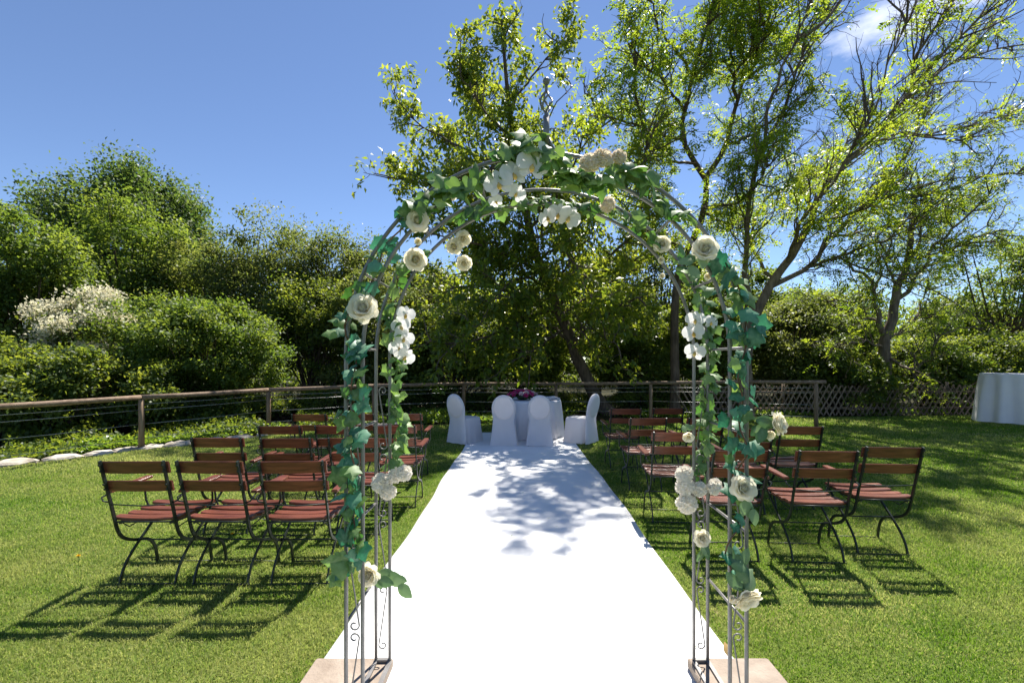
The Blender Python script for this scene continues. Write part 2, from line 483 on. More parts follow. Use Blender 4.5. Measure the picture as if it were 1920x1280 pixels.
# ------------------------------------------------------------------ lattice fence, railing, stone edging
rail = empty('railing', (0, 11, 0))
tag(rail, 'low round-timber railing with steel cables around the lawn', 'railing')
posts = [(-8.2, 4.6, .88), (-7.55, 6.0, .88), (G(265, 843).x, G(265, 843).y, .885), (-5.52, 10.1, .88), (-3.63, 11.4, .90), (-1.50, 12.15, .91), (0.94, 12.25, .90),
         (3.44, 12.2, .93), (5.5, 11.55, .99), ((1530 - CX) / F * 10.75, 10.75, 1.02)]
off = Vector((0, 11, 0))
tops = []
for x, y, h in posts:
    b = MB(); b.tube([(x - 0, y - 11, -.05), (x + .004, y - 11, h * .5), (x, y - 11, h - .02)], [.047, .045, .044], 10)
    b.build('post', M['post_wood'], rail)
    tops.append(Vector((x, y - 11, h + .022)))
for a, b_ in zip(tops[:-1], tops[1:]):
    d = (b_ - a)
    e0 = a - d.normalized() * .0; e1 = b_ + d.normalized() * (.2 if b_ is tops[-1] else -.012)
    mid = (e0 + e1) / 2 + Vector((0, 0, -.008))
    MB().tube([e0, (e0 + mid) / 2, mid, (e1 + mid) / 2, e1], [.046, .043, .045, .043, .044], 10).build('rail', M['rail_wood'], rail)
    for fr in (.87, .76, .49, .22):
        p0 = Vector((a.x, a.y, a.z * fr)); p1 = Vector((b_.x, b_.y, b_.z * fr))
        pm = (p0 + p1) / 2 - Vector((0, 0, .012))
        MB().tube([p0, pm, p1], .0042, 5).build('cable', M['cable'], rail)

lat = empty('lattice_fence', (9, 12.9, 0))
tag(lat, 'crossed half-log lattice fence standing behind the end of the railing', 'fence')
Lx0, Lx1 = 4.7, 17.6
sl = MB()
prof = [(-.021, 0), (.021, 0), (.019, .012), (.008, .02), (-.008, .02), (-.019, .012)]
ang = R(60); Ls = .98
sv = []
for z in (0, Ls):
    sv += [(x, -y, z) for x, y in prof]
sf = [(0, 1, 2, 3, 4, 5), tuple(reversed(range(6, 12)))] + [(k, k + 6, (k + 1) % 6 + 6, (k + 1) % 6) for k in range(6)]
sl.add(sv, sf)
slat_me = sl.mesh('slat'); slat_me.materials.append(M['lattice_wood'])


def lat_y(x): return 12.75 + 0.045 * (x - 5)


for s in (1, -1):
    x = Lx0
    while x < Lx1:
        o = bpy.data.objects.new('slat', slat_me); col.objects.link(o); o.parent = lat
        jit = random.uniform(-.012, .012)
        o.location = (x - 9 + jit, lat_y(x) - 12.9 + (0.0 if s > 0 else .026), 0.0 + random.uniform(-.02, .01))
        o.rotation_euler = (0, s * (R(90) - ang) + random.uniform(-.025, .025), 0)
        o.scale = (1, 1, random.uniform(.96, 1.03))
        x += .172
for z in (.2, .66):
    MB().tube([(Lx0 - 9, lat_y(Lx0) - 12.9 + .062, z), (Lx1 - 9, lat_y(Lx1) - 12.9 + .062, z)], .03, 7).build('rail', M['lattice_wood'], lat)
x = Lx0 + .3
while x < Lx1:
    MB().tube([(x - 9, lat_y(x) - 12.9 + .135, -.05), (x - 9, lat_y(x) - 12.9 + .135, .93)], .042, 8).build('post', M['lattice_wood'], lat)
    x += 2.4

se = empty('stone_edging', (-6.5, 8, 0))
tag(se, 'row of pale rough edging stones between lawn and shrubs', 'edging')
pts = spline([e + Vector((-.06, .05, 0)) for e in edge[0:11]], .1)
acc = 0; nxt = 0
for a, b_ in zip(pts[:-1], pts[1:]):
    acc += (b_ - a).length
    if acc >= nxt:
        L = random.uniform(.25, .60)
        nxt = acc + L * .80
        bm = MB(); rings = []
        sd = random.random() * 9
        hh = random.uniform(.055, .095)
        for kz, (rz, rr) in enumerate(((-.03, 1.0), (.35, 1.02), (.75, .86), (1.0, .5))):
            rings.append([(math.cos(t) * L / 2 * rr * (1 + .13 * math.sin(3 * t + sd)), math.sin(t) * .14 * rr * (1 + .2 * math.sin(2 * t + sd * 2)), rz * hh + .012 * math.sin(4 * t + sd * 3 + kz)) for t in [2 * math.pi * k / 9 for k in range(9)]])
        bm.loft(rings, smooth=False)
        o = bm.build('stone', M['white_stone'], se)
        o.location = a + (b_ - a) * .5 - Vector((-6.5, 8, 0))
        o.rotation_euler = (0, 0, math.atan2(b_.y - a.y, b_.x - a.x) + random.uniform(-.12, .12))


# ------------------------------------------------------------------ vegetation tools
def norm(a):
    return a / np.maximum(np.linalg.norm(a, axis=-1, keepdims=True), 1e-9)


def np_tubes(P, Rad, sides=4):
    """P (N,K,3), Rad (N,K) -> V, F"""
    N, K, _ = P.shape
    T = np.empty_like(P)
    T[:, 1:-1] = P[:, 2:] - P[:, :-2]; T[:, 0] = P[:, 1] - P[:, 0]; T[:, -1] = P[:, -1] - P[:, -2]
    T = norm(T)
    ref = np.where(np.abs(T[..., 2:3]) < .85, np.array([0, 0, 1.0]), np.array([1.0, 0, 0]))
    ref = np.repeat(ref[:, :1], K, axis=1)
    U = norm(np.cross(T, ref)); Wv = np.cross(T, U)
    an = np.arange(sides) * 2 * np.pi / sides
    V = P[:, :, None] + (U[:, :, None] * np.cos(an)[None, None, :, None] + Wv[:, :, None] * np.sin(an)[None, None, :, None]) * Rad[:, :, None, None]
    idx = np.arange(N * K * sides).reshape(N, K, sides)
    a = idx[:, :-1]; b = np.roll(idx, -1, axis=2)[:, :-1]; c = np.roll(idx, -1, axis=2)[:, 1:]; d = idx[:, 1:]
    Fc = np.stack([a, b, c, d], -1).reshape(-1, 4)
    return V.reshape(-1, 3), Fc


def leaf_geo(P, D, Nn, L, Wd, fold=.12):
    D = norm(D); S = norm(np.cross(D, Nn)); Nn = np.cross(S, D)
    L = L[:, None]; Wd = Wd[:, None]
    b = P; t = P + D * L - Nn * L * .12
    l = P + D * L * .42 + S * Wd * .5 + Nn * Wd * fold
    r = P + D * L * .42 - S * Wd * .5 + Nn * Wd * fold
    V = np.stack([b, r, t, l], 1).reshape(-1, 3)
    Fc = np.arange(len(P) * 4).reshape(-1, 4)
    return V, Fc


def rnd_dir(n):
    return norm(rng.normal(size=(n, 3)))


def resample(pts, K):
    pts = np.array([tuple(p) for p in pts])
    s = np.concatenate([[0], np.cumsum(np.linalg.norm(np.diff(pts, axis=0), axis=1))])
    u = np.linspace(0, s[-1], K)
    return np.stack([np.interp(u, s, pts[:, k]) for k in range(3)], -1)


def grow(parents, n, lmin, lmax, a0, a1, K=5, wig=.25, up=.1, t0=.15, t1=1.0, taper=.35, ang_noise=.0):
    """children sprouting from parent paths (N,K,3)"""
    Np, Kp, _ = parents.shape
    ln = np.linalg.norm(np.diff(parents, axis=1), axis=2).sum(1)
    pi = rng.choice(Np, n, p=ln / ln.sum())
    t = t0 + (t1 - t0) * rng.random(n)
    f = t * (Kp - 1); i0 = np.minimum(f.astype(int), Kp - 2); fr = (f - i0)[:, None]
    A = parents[pi, i0]; B = parents[pi, i0 + 1]
    pos = A * (1 - fr) + B * fr
    tan = norm(B - A)
    q = rnd_dir(n); perp = norm(q - tan * (q * tan).sum(1, keepdims=True))
    a = R(a0) + (R(a1) - R(a0)) * rng.random(n)[:, None]
    d = norm(tan * np.cos(a) + perp * np.sin(a) + np.array([0, 0, up]))
    L = (lmin + (lmax - lmin) * rng.random(n)) * (1.0 - taper * t)
    out_ = np.empty((n, K, 3)); out_[:, 0] = pos
    for k in range(1, K):
        d = norm(d + rng.normal(size=(n, 3)) * wig + np.array([0, 0, up * .5]))
        out_[:, k] = out_[:, k - 1] + d * (L / (K - 1))[:, None]
    return out_


def taper_rad(n, K, r0, r1):
    return np.repeat(np.linspace(r0, r1, K)[None], n, 0) * rng.uniform(.75, 1.25, (n, 1))


def join(parts):
    Vs, Fs, o = [], [], 0
    for V, Fc in parts:
        Vs.append(V); Fs.append(Fc + o); o += len(V)
    return np.concatenate(Vs), np.concatenate(Fs)


def twig_leaves(tw, per, L, Wd, droop=.35, jit=.06, tmin=.25):
    n, K, _ = tw.shape
    idx = np.repeat(np.arange(n), per)
    t = tmin + (1 - tmin) * rng.random(len(idx))
    f = t * (K - 1); i0 = np.minimum(f.astype(int), K - 2); fr = (f - i0)[:, None]
    A = tw[idx, i0]; B = tw[idx, i0 + 1]
    P = A * (1 - fr) + B * fr + rng.normal(size=(len(idx), 3)) * jit
    D = norm(norm(B - A) * .6 + rnd_dir(len(idx)) * .9 + np.array([0, 0, -droop]))
    Nn = norm(rnd_dir(len(idx)) * .7 + np.array([0, 0, 1.0]))
    s = rng.uniform(.65, 1.2, len(idx))
    return P, D, Nn, L * s, Wd * s


def pinnate(tw, per, leaflets, rl, L, Wd, droop=.25):
    """compound leaves at twig points"""
    n, K, _ = tw.shape
    idx = np.repeat(np.arange(n), per)
    t = .3 + .7 * rng.random(len(idx))
    f = t * (K - 1); i0 = np.minimum(f.astype(int), K - 2); fr = (f - i0)[:, None]
    A = tw[idx, i0]; B = tw[idx, i0 + 1]
    P = A * (1 - fr) + B * fr
    D = norm(norm(B - A) * .5 + rnd_dir(len(idx)) * .9 + np.array([0, 0, -droop]))
    Nn = norm(rnd_dir(len(idx)) * .5 + np.array([0, 0, 1.0]))
    S = norm(np.cross(D, Nn))
    m = leaflets
    u = np.linspace(.2, 1, m); sg = np.where(np.arange(m) % 2 == 0, 1.0, -1.0)
    rls = rl * rng.uniform(.7, 1.2, len(idx))
    PP = P[:, None] + D[:, None] * (u[None, :, None] * rls[:, None, None]) - np.array([0, 0, 1.0]) * (u[None, :, None] ** 2 * rls[:, None, None] * .25)
    DD = norm(D[:, None] * .45 + S[:, None] * sg[None, :, None] + rng.normal(size=(len(idx), m, 3)) * .2)
    NN = np.repeat(Nn[:, None], m, 1) + rng.normal(size=(len(idx), m, 3)) * .25
    tot = len(idx) * m
    s = rng.uniform(.7, 1.2, tot)
    tint = np.repeat(np.clip(rng.normal(.45, .25, len(idx)), 0, 1), m)
    return PP.reshape(-1, 3), DD.reshape(-1, 3), NN.reshape(-1, 3), L * s, Wd * s, tint


def crown_mesh(sets, mat, parent, name='crown'):
    parts = []; tints = []
    for s in sets:
        P, D, Nn, L, Wd = s[:5]
        tints.append(s[5] if len(s) > 5 else np.clip(rng.normal(.42, .27, len(P)), 0, 1))
        parts.append(leaf_geo(P, D, Nn, L, Wd))
    V, Fc = join(parts)
    V = V - np.array(parent.location)
    return link_mesh(name, np_mesh(name, V, [Fc], False, np.concatenate(tints)), mat, parent)


def wood_mesh(parts, mat, parent, name):
    V, Fc = join(parts)
    V = V - np.array(parent.location)
    return link_mesh(name, np_mesh(name, V, [Fc], True), mat, parent)


def limb_path(pts, d0, K=14, jit=.03):
    """[(px,py,dd)] at distance d0+dd -> smoothed path"""
    w = [W(p[0], p[1], d0 + (p[2] if len(p) > 2 else 0)) for p in pts]
    q = resample(spline(w, .12), K)
    q[1:-1] += rng.normal(size=(K - 2, 3)) * jit
    return q


def big_tree(name, label, base, d0, trunk, limbs, bark, leafmat, leaf_fn, group=None, r0=.17, extra=10, nb=240, ntw=2200,
             blen=(.7, 1.9), tlen=(.3, .8), up=.12, wig=.22, bare=0, trunk_r1=.05, ang=(25, 70)):
    t = empty(name, base)
    tag(t, label, 'tree', group)
    tr = limb_path(trunk, d0, 22, .02)
    tr[0] = np.array(base) + np.array([0, 0, -.1])
    rad = np.linspace(r0, trunk_r1, 22)[None].copy(); rad[0, 0] *= 1.35; rad[0, 1] *= 1.1
    wood_mesh([np_tubes(tr[None], rad, 10)], bark, t, 'trunk')
    L0 = []; parts = []
    for pts, ra, rb in limbs:
        q = limb_path(pts, d0, 16)
        L0.append(q)
        parts.append(np_tubes(q[None], np.linspace(ra, rb, 16)[None], 7))
    L0 = np.stack(L0)
    if extra:
        src = resample(tr[9:], 16)[None]
        ex = grow(np.concatenate([src, L0]), extra, 1.6, 3.2, 40, 80, 16, .10, .05, .1, .8)
        parts.append(np_tubes(ex, taper_rad(extra, 16, .038, .012), 6))
        L0 = np.concatenate([L0, ex])
    L0 = np.concatenate([L0, resample(tr[14:], 16)[None]])
    wood_mesh(parts, bark, t, 'limbs')
    b1 = grow(L0, nb, blen[0], blen[1], ang[0], ang[1], 7, wig, up, .12, 1.0)
    b2 = grow(np.concatenate([b1, ]), ntw, tlen[0], tlen[1], 25, 75, 5, wig * 1.2, up * .6, .1, 1.0)
    pr = [np_tubes(b1, taper_rad(len(b1), 7, .019, .006), 5), np_tubes(b2, taper_rad(len(b2), 5, .0065, .0025), 3)]
    if bare:
        b3 = grow(np.concatenate([b1]), bare, .4, 1.2, 20, 65, 7, .24, .10, .2, 1.0)
        pr.append(np_tubes(b3, taper_rad(len(b3), 7, .0062, .0024), 3))
    wood_mesh(pr, M['twig'], t, 'twigs')
    crown_mesh(leaf_fn(b2, b1), leafmat, t)
    return t


# walnut-like tree standing behind the table
def walnut_leaves(b2, b1):
    return [twig_leaves(b2, 13, .165, .078, .3, .07)]


T1 = W(1150, 800, 13.2)
big_tree('walnut_tree', 'leaning broad-leaved tree rising behind the covered table and railing', (T1.x, T1.y, 0), 13.0,
         [(1150, 790, .2), (1130, 765, .2), (1100, 710, 0), (1072, 640, -.1), (1045, 575, -.2), (1012, 490, -.3), (992, 430, -.4), (976, 330, -.5), (962, 250, -.6), (948, 150, -.8), (940, 40, -1.0)],
         [([(1044, 584, -.2), (1000, 566, -.6), (955, 549, -1.0), (904, 537, -1.3), (850, 540, -1.6)], .075, .02),
          ([(1006, 470, -.3), (960, 475, .2), (900, 500, .6), (850, 515, 1.0)], .05, .015),
          ([(992, 430, -.4), (930, 400, -.9), (860, 365, -1.3), (780, 340, -1.6), (700, 325, -1.8)], .06, .012),
          ([(980, 360, -.5), (920, 310, 0), (850, 270, .3), (780, 230, .5), (735, 170, .6)], .055, .010),
          ([(966, 270, -.6), (910, 210, -1.0), (870, 150, -1.2), (850, 110, -1.3)], .04, .010),
          ([(956, 200, -.7), (1000, 140, -.4), (1040, 95, -.2), (1062, 70, 0)], .035, .008),
          ([(992, 430, -.4), (1050, 350, -1.0), (1085, 290, -1.3), (1100, 215, -1.5)], .05, .010),
          ([(976, 330, -.5), (1010, 260, .6), (1040, 200, .9), (1075, 160, 1.2)], .04, .010),
          ([(1045, 575, -.2), (1120, 500, -.8), (1180, 450, -1.2), (1235, 410, -1.5)], .06, .012),
          ([(1072, 640, -.1), (1140, 590, -1.0), (1200, 560, -1.6), (1235, 560, -2.0)], .05, .012),
          ([(1045, 575, -.2), (960, 610, -1.2), (880, 640, -1.9), (800, 640, -2.3)], .05, .012),
          ([(1060, 615, -.1), (1010, 650, -1.3), (960, 680, -2.0)], .04, .010),
          ([(1020, 510, -.3), (930, 470, -1.5), (850, 450, -2.2), (790, 440, -2.6)], .05, .012),
          ([(1030, 540, -.2), (1080, 480, -1.8), (1110, 430, -2.6)], .05, .012),
          ([(1072, 640, 0), (990, 590, 1.2), (900, 580, 2.0), (800, 560, 2.4)], .05, .012),
          ([(1000, 450, -.4), (900, 440, .8), (800, 430, 1.2)], .04, .012),
          ([(1030, 540, -.2), (980, 520, -1.4), (930, 560, -2.2), (900, 610, -2.6)], .045, .010),
          ([(1050, 590, -.2), (1100, 560, 1.0), (1160, 520, 1.8), (1210, 500, 2.2)], .045, .010),
          ([(1060, 615, -.1), (1110, 620, -1.4), (1160, 650, -2.2)], .04, .010),
          ([(1000, 450, -.4), (1060, 420, .8), (1120, 400, 1.4)], .045, .010),
          ([(1012, 490, -.3), (1050, 460, -1.6), (1080, 500, -2.4), (1110, 560, -2.8)], .045, .010),
          ([(985, 400, -.4), (930, 360, 1.2), (870, 330, 1.8), (810, 320, 2.2)], .045, .010),
          ([(970, 300, -.5), (900, 330, -1.6), (840, 350, -2.2), (770, 400, -2.4)], .04, .010)],
         M['bark'], M['walnut'], walnut_leaves, r0=.19, extra=8, nb=380, ntw=2800, blen=(.6, 1.5), tlen=(.3, .75), up=.06, trunk_r1=.03)


def locust_leaves(b2, b1):
    return [pinnate(b2, 3, 9, .27, .095, .042)]


T2 = W(1267, 800, 12.9)
big_tree('locust_tree', 'upright dark-trunked feathery-leaved tree behind the railing beside the arch', (T2.x, T2.y, 0), 12.9,
         [(1267, 790), (1266, 690), (1267, 550), (1283, 480), (1310, 430), (1322, 380), (1323, 333, -.2), (1301, 306, -.4), (1280, 258, -.6), (1284, 210, -.8), (1306, 118, -1.2), (1327, 50, -1.5), (1350, -60, -1.8)],
         [([(1323, 333, -.2), (1362, 271, -.3), (1384, 188, -.4), (1406, 144, -.5), (1472, 105, -.6), (1537, 48, -.8)], .08, .012),
          ([(1283, 265, -.6), (1230, 245, -1.4), (1187, 232, -2.0), (1126, 210, -2.6), (1100, 160, -3.0)], .05, .008),
          ([(1384, 188, -.4), (1370, 120, -1.0), (1385, 50, -1.5), (1400, -30, -1.8)], .05, .012),
          ([(1284, 210, -.8), (1240, 150, -1.6), (1200, 110, -2.2), (1170, 60, -2.8)], .045, .008),
          ([(1300, 140, -1.1), (1250, 70, -2.0), (1225, 20, -2.6), (1200, -40, -3.0)], .045, .01),
          ([(1315, 420, 0), (1250, 400, -1.2), (1200, 370, -2.0), (1160, 340, -2.6)], .05, .01),
          ([(1290, 470, 0), (1230, 440, 1.0), (1180, 420, 1.6)], .045, .01),
          ([(1322, 390, 0), (1380, 380, -1.2), (1420, 340, -2.0), (1450, 300, -2.8)], .05, .01),
          ([(1320, 400, 0), (1370, 420, 1.0), (1420, 400, 1.8)], .045, .01),
          ([(1300, 306, -.4), (1240, 300, .6), (1190, 290, 1.4)], .045, .01),
          ([(1406, 144, -.5), (1440, 60, -1.4), (1460, 0, -2.0)], .04, .01),
          ([(1362, 271, -.3), (1420, 250, -1.6), (1480, 200, -2.6)], .045, .01)],
         M['bark'], M['locust'], locust_leaves, r0=.135, extra=8, nb=300, ntw=1650, blen=(.6, 1.6), tlen=(.25, .6), up=.10, bare=420, trunk_r1=.03)


def t3_leaves(b2, b1):
    z = b2[:, 2, 2]
    keep = rng.random(len(b2)) < np.clip(1.1 - (z - 4.0) / 5.4, .24, 1.0)
    return [pinnate(b2[keep], 3, 9, .27, .095, .042)]


T3 = W(1402, 800, 12.6)
big_tree('spreading_tree', 'sparse tree with bare twiggy limbs sweeping out over the lattice fence', (T3.x, T3.y, 0), 12.6,
         [(1402, 790), (1398, 700), (1405, 630), (1428, 570), (1446, 530), (1476, 492), (1516, 420), (1538, 363), (1590, 302, -.4), (1647, 245, -.8), (1700, 180, -1.2), (1757, 114, -1.6), (1844, 26, -2.0)],
         [([(1440, 540), (1520, 499, .3), (1555, 446, .5), (1638, 372, .8), (1690, 306, 1.0), (1722, 236, 1.2), (1745, 150, 1.4)], .075, .012),
          ([(1620, 385, .7), (1690, 370, .6), (1756, 363, .4), (1844, 333, .2), (1918, 324, 0), (1980, 300, 0)], .045, .012),
          ([(1700, 180, -1.2), (1726, 96, -1.5), (1774, 22, -1.8), (1800, -60, -2.0)], .04, .012),
          ([(1590, 302, -.4), (1680, 250, 0), (1757, 254, .3), (1866, 219, .6), (1930, 200, .8)], .04, .012),
          ([(1690, 195, -1.2), (1757, 140, -.6), (1822, 105, -.2), (1918, 83, .2)], .038, .012),
          ([(1412, 610), (1400, 480, -.6), (1406, 376, -1.2), (1415, 315, -1.5), (1437, 267, -1.7), (1472, 206, -2.0), (1500, 120, -2.3), (1560, 40, -2.6)], .085, .014),
          ([(1437, 267, -1.7), (1434, 219, -2.0), (1460, 150, -2.4), (1500, 60, -2.8), (1530, -20, -3)], .045, .012),
          ([(1476, 495), (1500, 420, -1.2), (1560, 340, -2.0), (1620, 240, -2.8), (1660, 140, -3.2), (1700, 40, -3.6)], .05, .010),
          ([(1450, 525), (1410, 450, .8), (1433, 376, 1.2), (1480, 350, 1.6), (1540, 300, 2.0)], .05, .010),
          ([(1520, 499, .3), (1600, 470, -.6), (1680, 440, -1.4), (1740, 400, -2.0)], .05, .010),
          ([(1538, 363), (1570, 300, 1.0), (1600, 240, 1.6), (1650, 160, 2.2)], .04, .010),
          ([(1520, 420), (1600, 400, -1.4), (1690, 360, -2.4), (1790, 330, -3.0)], .045, .010),
          ([(1555, 446, .5), (1640, 430, 1.2), (1730, 410, 1.8), (1830, 380, 2.2)], .045, .010)],
         M['bark2'], M['locust'], t3_leaves, r0=.16, extra=4, nb=400, ntw=2900, ang=(14, 48), blen=(.9, 2.4), tlen=(.25, .65), up=.10, wig=.18, bare=1100, trunk_r1=.02)

T4 = W(1657, 765, 13.6)
big_tree('forked_tree', 'low-forking grey tree standing directly behind the lattice fence', (T4.x, T4.y, 0), 13.6,
         [(1657, 765), (1658, 718), (1659, 662), (1662, 630), (1675, 584), (1682, 544), (1702, 485), (1708, 433), (1715, 400), (1722, 330)],
         [([(1661, 635), (1650, 610), (1643, 570), (1639, 541), (1633, 521), (1603, 508), (1590, 475), (1574, 462)], .085, .02),
          ([(1675, 575), (1708, 538, -.2), (1735, 498, -.4), (1754, 456, -.5), (1810, 407, -.8), (1860, 360, -1)], .07, .015),
          ([(1639, 545), (1655, 510, .3), (1645, 470, .5), (1640, 430, .6)], .04, .012),
          ([(1682, 544), (1665, 500, -.4), (1670, 450, -.8), (1660, 420, -1)], .04, .012),
          ([(1664, 640), (1708, 610, .3), (1730, 560, .6), (1745, 540, .8)], .045, .012),
          ([(1660, 670), (1708, 689, -.8), (1741, 669, -1.2), (1764, 630, -1.5), (1810, 613, -1.8), (1859, 600, -2.2)], .04, .012),
          ([(1652, 600), (1600, 590, .6), (1560, 570, 1.0), (1520, 560, 1.3)], .04, .012),
          ([(1658, 650), (1620, 640, -.6), (1570, 650, -1.0), (1520, 650, -1.2)], .035, .012),
          ([(1708, 433), (1760, 400, 1.0), (1820, 380, 1.6)], .035, .012),
          ([(1754, 456), (1820, 450, -.8), (1890, 430, -1.4)], .035, .012)],
         M['bark2'], M['locust'], lambda b2, b1: [pinnate(b2[rng.random(len(b2)) < .75], 3, 9, .27, .09, .04)], r0=.19, extra=4, nb=150, ntw=850, blen=(.6, 1.5), tlen=(.3, .6), bare=260, trunk_r1=.03)


# ------------------------------------------------------------------ bushes and wood behind
def bush(name, label, px, py_top, py_bot, halfw_px, d, leafmat, nclump, per, L, Wd, cat='shrub', group=None, ry=None, base_z=0.0, clump=.20, spike=.0, trunk=True,
         lobes=9, lobe_amp=.28, blossom=None, dens_top=.0, seed=0, low=.0, flat=.6):
    """crown of leaf clumps on branching stems; the crown reaches from the pixel rows py_top to py_bot at distance d"""
    global rng
    keep_rng = rng
    rng = np.random.default_rng(1000 + seed)
    ztop = H - (py_top - CY) / F * d
    zbot = max(H - (py_bot - CY) / F * d, base_z + .05)
    cx = (px - CX) / F * d
    rx = halfw_px / F * d
    rz = (ztop - zbot) / 2
    ryy = ry or rx * .85
    cz = (ztop + zbot) / 2
    root = empty(name, (cx, d, base_z))
    tag(root, label, cat, group)
    lobes = lobes * 3
    lob = rnd_dir(lobes); la = rng.uniform(-1.1, 1.0, lobes) * lobe_amp * 1.25
    u = rnd_dir(nclump * 2)
    u = u[u[:, 2] > -.75][:nclump]
    k = len(u)
    f = 1 + ((np.maximum(u @ lob.T, 0) ** 9) * la).sum(1)
    f = np.clip(f, .74, 1.28)
    rr = (rng.random(k) ** .33) * .98
    rr = np.maximum(rr, .45)
    C = u * (rr * f)[:, None] * np.array([rx, ryy, rz]) * .95 + np.array([cx, d, cz])
    C[:, 2] = np.maximum(C[:, 2], base_z + .1)
    kk = rng.uniform(1.2, 2.4, (4, 3)) / max(.45, min(rx, rz) * .34); pp = rng.uniform(0, 6.28, (4, 3))
    gap = np.prod(np.sin(C[:, None, :] * kk[None] + pp[None]), axis=2).sum(1)
    keep = gap > -.38
    C = C[keep]; u = u[keep]; k = len(u)
    s = clump * min(rx, rz * 1.2) * rng.uniform(.45, 1.35, k)
    s = np.clip(s, .16, .75)
    per = int(per * 1.4); L *= .86; Wd *= .86
    idx = np.repeat(np.arange(k), per)
    g = rng.normal(size=(len(idx), 3)) * .55
    g[:, 2] *= flat
    P = C[idx] + g * s[idx][:, None]
    if spike > 0:
        P += (u[idx] * .5 + np.array([0, 0, 1.0])) * (np.minimum(np.abs(rng.normal(size=len(idx))), 1.5) * spike * .7 * s[idx])[:, None]
    P[:, 2] = np.maximum(P[:, 2], base_z + .03)
    outw = norm((P - np.array([cx, d, cz - rz * .4])) / np.array([rx, ryy, rz]))
    D = norm(outw * .5 + rnd_dir(len(P)) * .9 + np.array([0, 0, -.2]))
    Nn = norm(rnd_dir(len(P)) * .75 + outw * .4 + np.array([0, 0, .8]))
    sz = rng.uniform(.6, 1.25, len(P))
    ct = np.clip(rng.normal(.42, .20, k), 0, 1)
    tint = np.clip(ct[idx] + rng.normal(0, .17, len(P)), 0, 1)
    crown_mesh([(P, D, Nn, L * sz, Wd * sz, tint)], leafmat, root)
    if blossom is not None:
        sel = np.where((u[:, 2] > -.35) & (u[:, 1] < .75) & (rng.random(k) < .8))[0]
        bi = np.repeat(sel, blossom)
        PB = C[bi] + u[bi] * .25 * s[bi][:, None] + rng.normal(size=(len(bi), 3)) * np.array([.5, .5, .34]) * s[bi][:, None] + np.array([0, 0, .05])
        DB = rnd_dir(len(bi)) + np.array([0, 0, .3]); NB = rnd_dir(len(bi))
        sb = rng.uniform(.5, 1.2, len(bi))
        crown_mesh([(PB, DB, NB, .085 * sb, .07 * sb)], M['blossom'], root, 'blossom')
    if trunk:
        m_ = min(40, k)
        ti = rng.choice(k, m_, replace=False)
        parts = []
        stems = 1 if cat == 'tree' else 4
        bx = np.array([cx, d, base_z])
        tr_top = np.array([cx, d, base_z + (cz - base_z) * .55])
        P0 = []
        for q in range(m_):
            b0 = bx + np.array([rng.uniform(-.25, .25), rng.uniform(-.2, .2), -.05]) * (0.2 if stems == 1 else min(rx, 1.2))
            mid = (b0 * .45 + C[ti[q]] * .55) + np.array([0, 0, .12 * rz]) + rng.normal(size=3) * .08
            if stems == 1:
                b1_ = tr_top + rng.normal(size=3) * .06
                P0.append(resample([b1_, b1_ * .6 + mid * .4 + np.array([0, 0, .1]), mid, C[ti[q]]], 9))
            else:
                P0.append(resample([b0, b0 * .5 + mid * .5 + np.array([0, 0, .1]), mid, C[ti[q]]], 9))
        P0 = np.stack(P0)
        rb = max(.012, rz * .012)
        parts.append(np_tubes(P0, taper_rad(m_, 9, rb * 1.6, rb * .4), 5))
        tw = grow(P0, min(220, k * 2), .3, .9, 25, 70, 5, .2, .12, .4, 1.0)
        parts.append(np_tubes(tw, taper_rad(len(tw), 5, .008, .003), 3))
        wood_mesh(parts, M['bark'], root, 'branches')
        if stems == 1:
            tp = resample([bx + np.array([0, 0, -.1]), (bx + tr_top) / 2 + np.array([.1, 0, 0]), tr_top, tr_top + np.array([0, 0, .1])], 10)
            wood_mesh([np_tubes(tp[None], np.linspace(.03 * rz + .08, .02 * rz + .04, 10)[None], 9)], M['bark'], root, 'trunk')
    rng = keep_rng
    return root


# left: the wooded edge
bush('maple_tree', 'tall round dark green tree topping the wooded edge beyond the railing', 245, 322, 640, 178, 23, M['maple'], 760, 90, .20, .125, 'tree', None, clump=.15, spike=.9, seed=33, lobe_amp=.16)
bush('mixed_tree', 'mid green tree growing in front of the tall round dark tree', 260, 405, 700, 150, 17.5, M['hazel'], 430, 100, .155, .09, 'tree', None, clump=.17, spike=.4, seed=2)
bush('yellowish_tree', 'yellow-green leafy tree beside the cream-blossoming shrub', 40, 418, 690, 118, 13.5, M['hazel'], 360, 100, .13, .08, 'tree', None, clump=.19, spike=.3, seed=3)
bush('olive_tree', 'olive green tree between the tall round tree and the thin-topped tree', 455, 418, 720, 120, 17.5, M['olive'], 420, 90, .14, .075, 'tree', None, clump=.18, spike=.7, seed=4, lobe_amp=.4)
bush('thin_topped_tree', 'thin-topped olive tree showing sky between twigs left of the arch', 580, 415, 720, 100, 17, M['olive'], 300, 70, .14, .07, 'tree', None, clump=.22, spike=.9, seed=5, lobe_amp=.5)
bush('small_leaved_tree', 'small olive tree whose top shows through the arch shoulder', 680, 425, 720, 85, 18, M['olive'], 300, 80, .14, .075, 'tree', None, clump=.2, spike=.7, seed=6, lobe_amp=.4)
bush('blossom_shrub', 'shrub covered in cream blossom on the wooded edge', 150, 545, 735, 98, 11.6, M['shade_leaf'], 150, 70, .11, .065, 'shrub', None, clump=.24, blossom=330, seed=7, lobe_amp=.5)
bush('hazel_shrub', 'big rounded bright green shrub behind the cable railing', 378, 560, 830, 156, 11.9, M['hazel'], 520, 130, .10, .06, 'shrub', None, clump=.15, spike=.5, seed=8, lobe_amp=.16)
